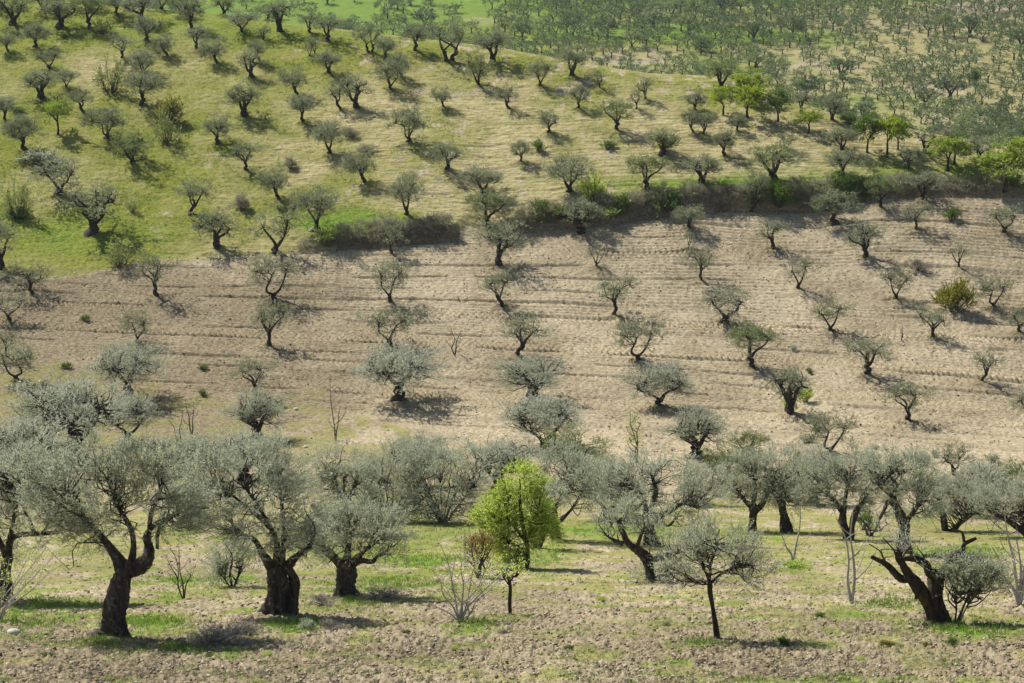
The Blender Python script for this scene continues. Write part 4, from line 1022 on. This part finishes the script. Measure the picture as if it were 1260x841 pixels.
    # stones
    for i, (px_, py_, w, lab) in enumerate([(17, 781, 17, 'pale boulder on the soil near the lower left edge'), (364, 505, 7, 'white stone at the foot of the middle field, left'),
                                            (376, 551, 6, 'small white stone on the weedy strip'), (502, 511, 5, 'small white stone right of the wide middle olive'),
                                            (384, 285, 9, 'grey rock at the foot of a forked olive near the short bank'), (710, 768, 5, 'little pale stone in the foreground grass'),
                                            (754, 695, 5, 'white pebble-like stone on the brown soil'), (511, 277, 4, 'small white stone on the short bank')]):
        X, Y, Z = ray_ground(px_, py_, 300); s = dist_scale(X, Y, Z)*w
        rg = R(500+i); mb = MB(); n, sd = 7, 10
        th = np.linspace(.02, np.pi-.02, n); an = np.linspace(0, 2*np.pi, sd, endpoint=False)
        k = 1+.25*(rg.rand(n, sd)-.5)
        v = np.stack([np.sin(th)[:, None]*np.cos(an)*k*.5, np.sin(th)[:, None]*np.sin(an)*k*.42, np.cos(th)[:, None]*k*.30+.1], -1)*s
        a = np.arange(n-1)[:, None]*sd; j = np.arange(sd)[None]; j2 = (j+1) % sd
        mb.add(v.reshape(-1, 3), np.stack([a+sd+j, a+sd+j2, a+j2, a+j], -1).reshape(-1, 4))
        o = bpy.data.objects.new('stone', mb.mesh('stone', M['stone'], True)); COL.objects.link(o); o.location = (X, Y, Z); o['label'] = lab; o['category'] = 'stone'

# ------------------------------------------------------------------ light, sky, camera
def build_world():
    w = bpy.data.worlds.new('World'); C.world = w; w.use_nodes = True
    nt = w.node_tree; bg = nt.nodes['Background']
    sk = nt.nodes.new('ShaderNodeTexSky'); sk.sky_type = 'NISHITA'; sk.sun_disc = False
    sk.sun_elevation = SUN_EL; sk.sun_rotation = SUN_AZ
    nt.links.new(sk.outputs[0], bg.inputs[0]); bg.inputs[1].default_value = .072
    l = bpy.data.lights.new('sun', 'SUN'); l.energy = 5.0; l.angle = math.radians(.53); l.color = (1., .95, .86)
    o = bpy.data.objects.new('sun', l); COL.objects.link(o)
    from mathutils import Vector
    d = Vector((math.sin(SUN_AZ)*math.cos(SUN_EL), math.cos(SUN_AZ)*math.cos(SUN_EL), math.sin(SUN_EL)))
    o.rotation_euler = d.to_track_quat('Z', 'Y').to_euler()
    cam = bpy.data.cameras.new('camera'); cam.lens = 36*F/1260; cam.sensor_width = 36; cam.clip_end = 6000; cam.clip_start = .5
    co = bpy.data.objects.new('camera', cam); COL.objects.link(co); co.location = (0, 0, 0); co.rotation_euler = (math.pi/2-TH, 0, 0)
    C.camera = co
    vs = C.view_settings; vs.view_transform = 'Standard'; vs.look = 'None'; vs.gamma = 1; vs.use_curve_mapping = False; vs.exposure = .52

def build_haze():
    m = bpy.data.materials.new('haze_air'); m.use_nodes = True; nt = m.node_tree; nt.nodes.clear()
    out = nt.nodes.new('ShaderNodeOutputMaterial'); v = nt.nodes.new('ShaderNodeVolumePrincipled')
    v.inputs['Color'].default_value = (.80, .88, 1, 1); v.inputs['Density'].default_value = .00006; v.inputs['Anisotropy'].default_value = .3
    nt.links.new(v.outputs[0], out.inputs['Volume'])
    mb = MB(); x0, x1, y0, y1, z0, z1 = -4300, 4300, -30, 3250, -70, 150
    mb.add([(x0,y0,z0),(x1,y0,z0),(x1,y1,z0),(x0,y1,z0),(x0,y0,z1),(x1,y0,z1),(x1,y1,z1),(x0,y1,z1)], [[3,2,1,0],[4,5,6,7],[0,1,5,4],[1,2,6,5],[2,3,7,6],[3,0,4,7]])
    o = bpy.data.objects.new('haze', mb.mesh('haze', m)); COL.objects.link(o); o['kind'] = 'stuff'

import time
def T(f):
    t = time.time(); f(); print(f.__name__, round(time.time()-t, 1))
for f in (build_ground, build_mid_trees, build_greens, build_foreground, build_bushes, build_far, build_litter, build_world, build_haze): T(f)
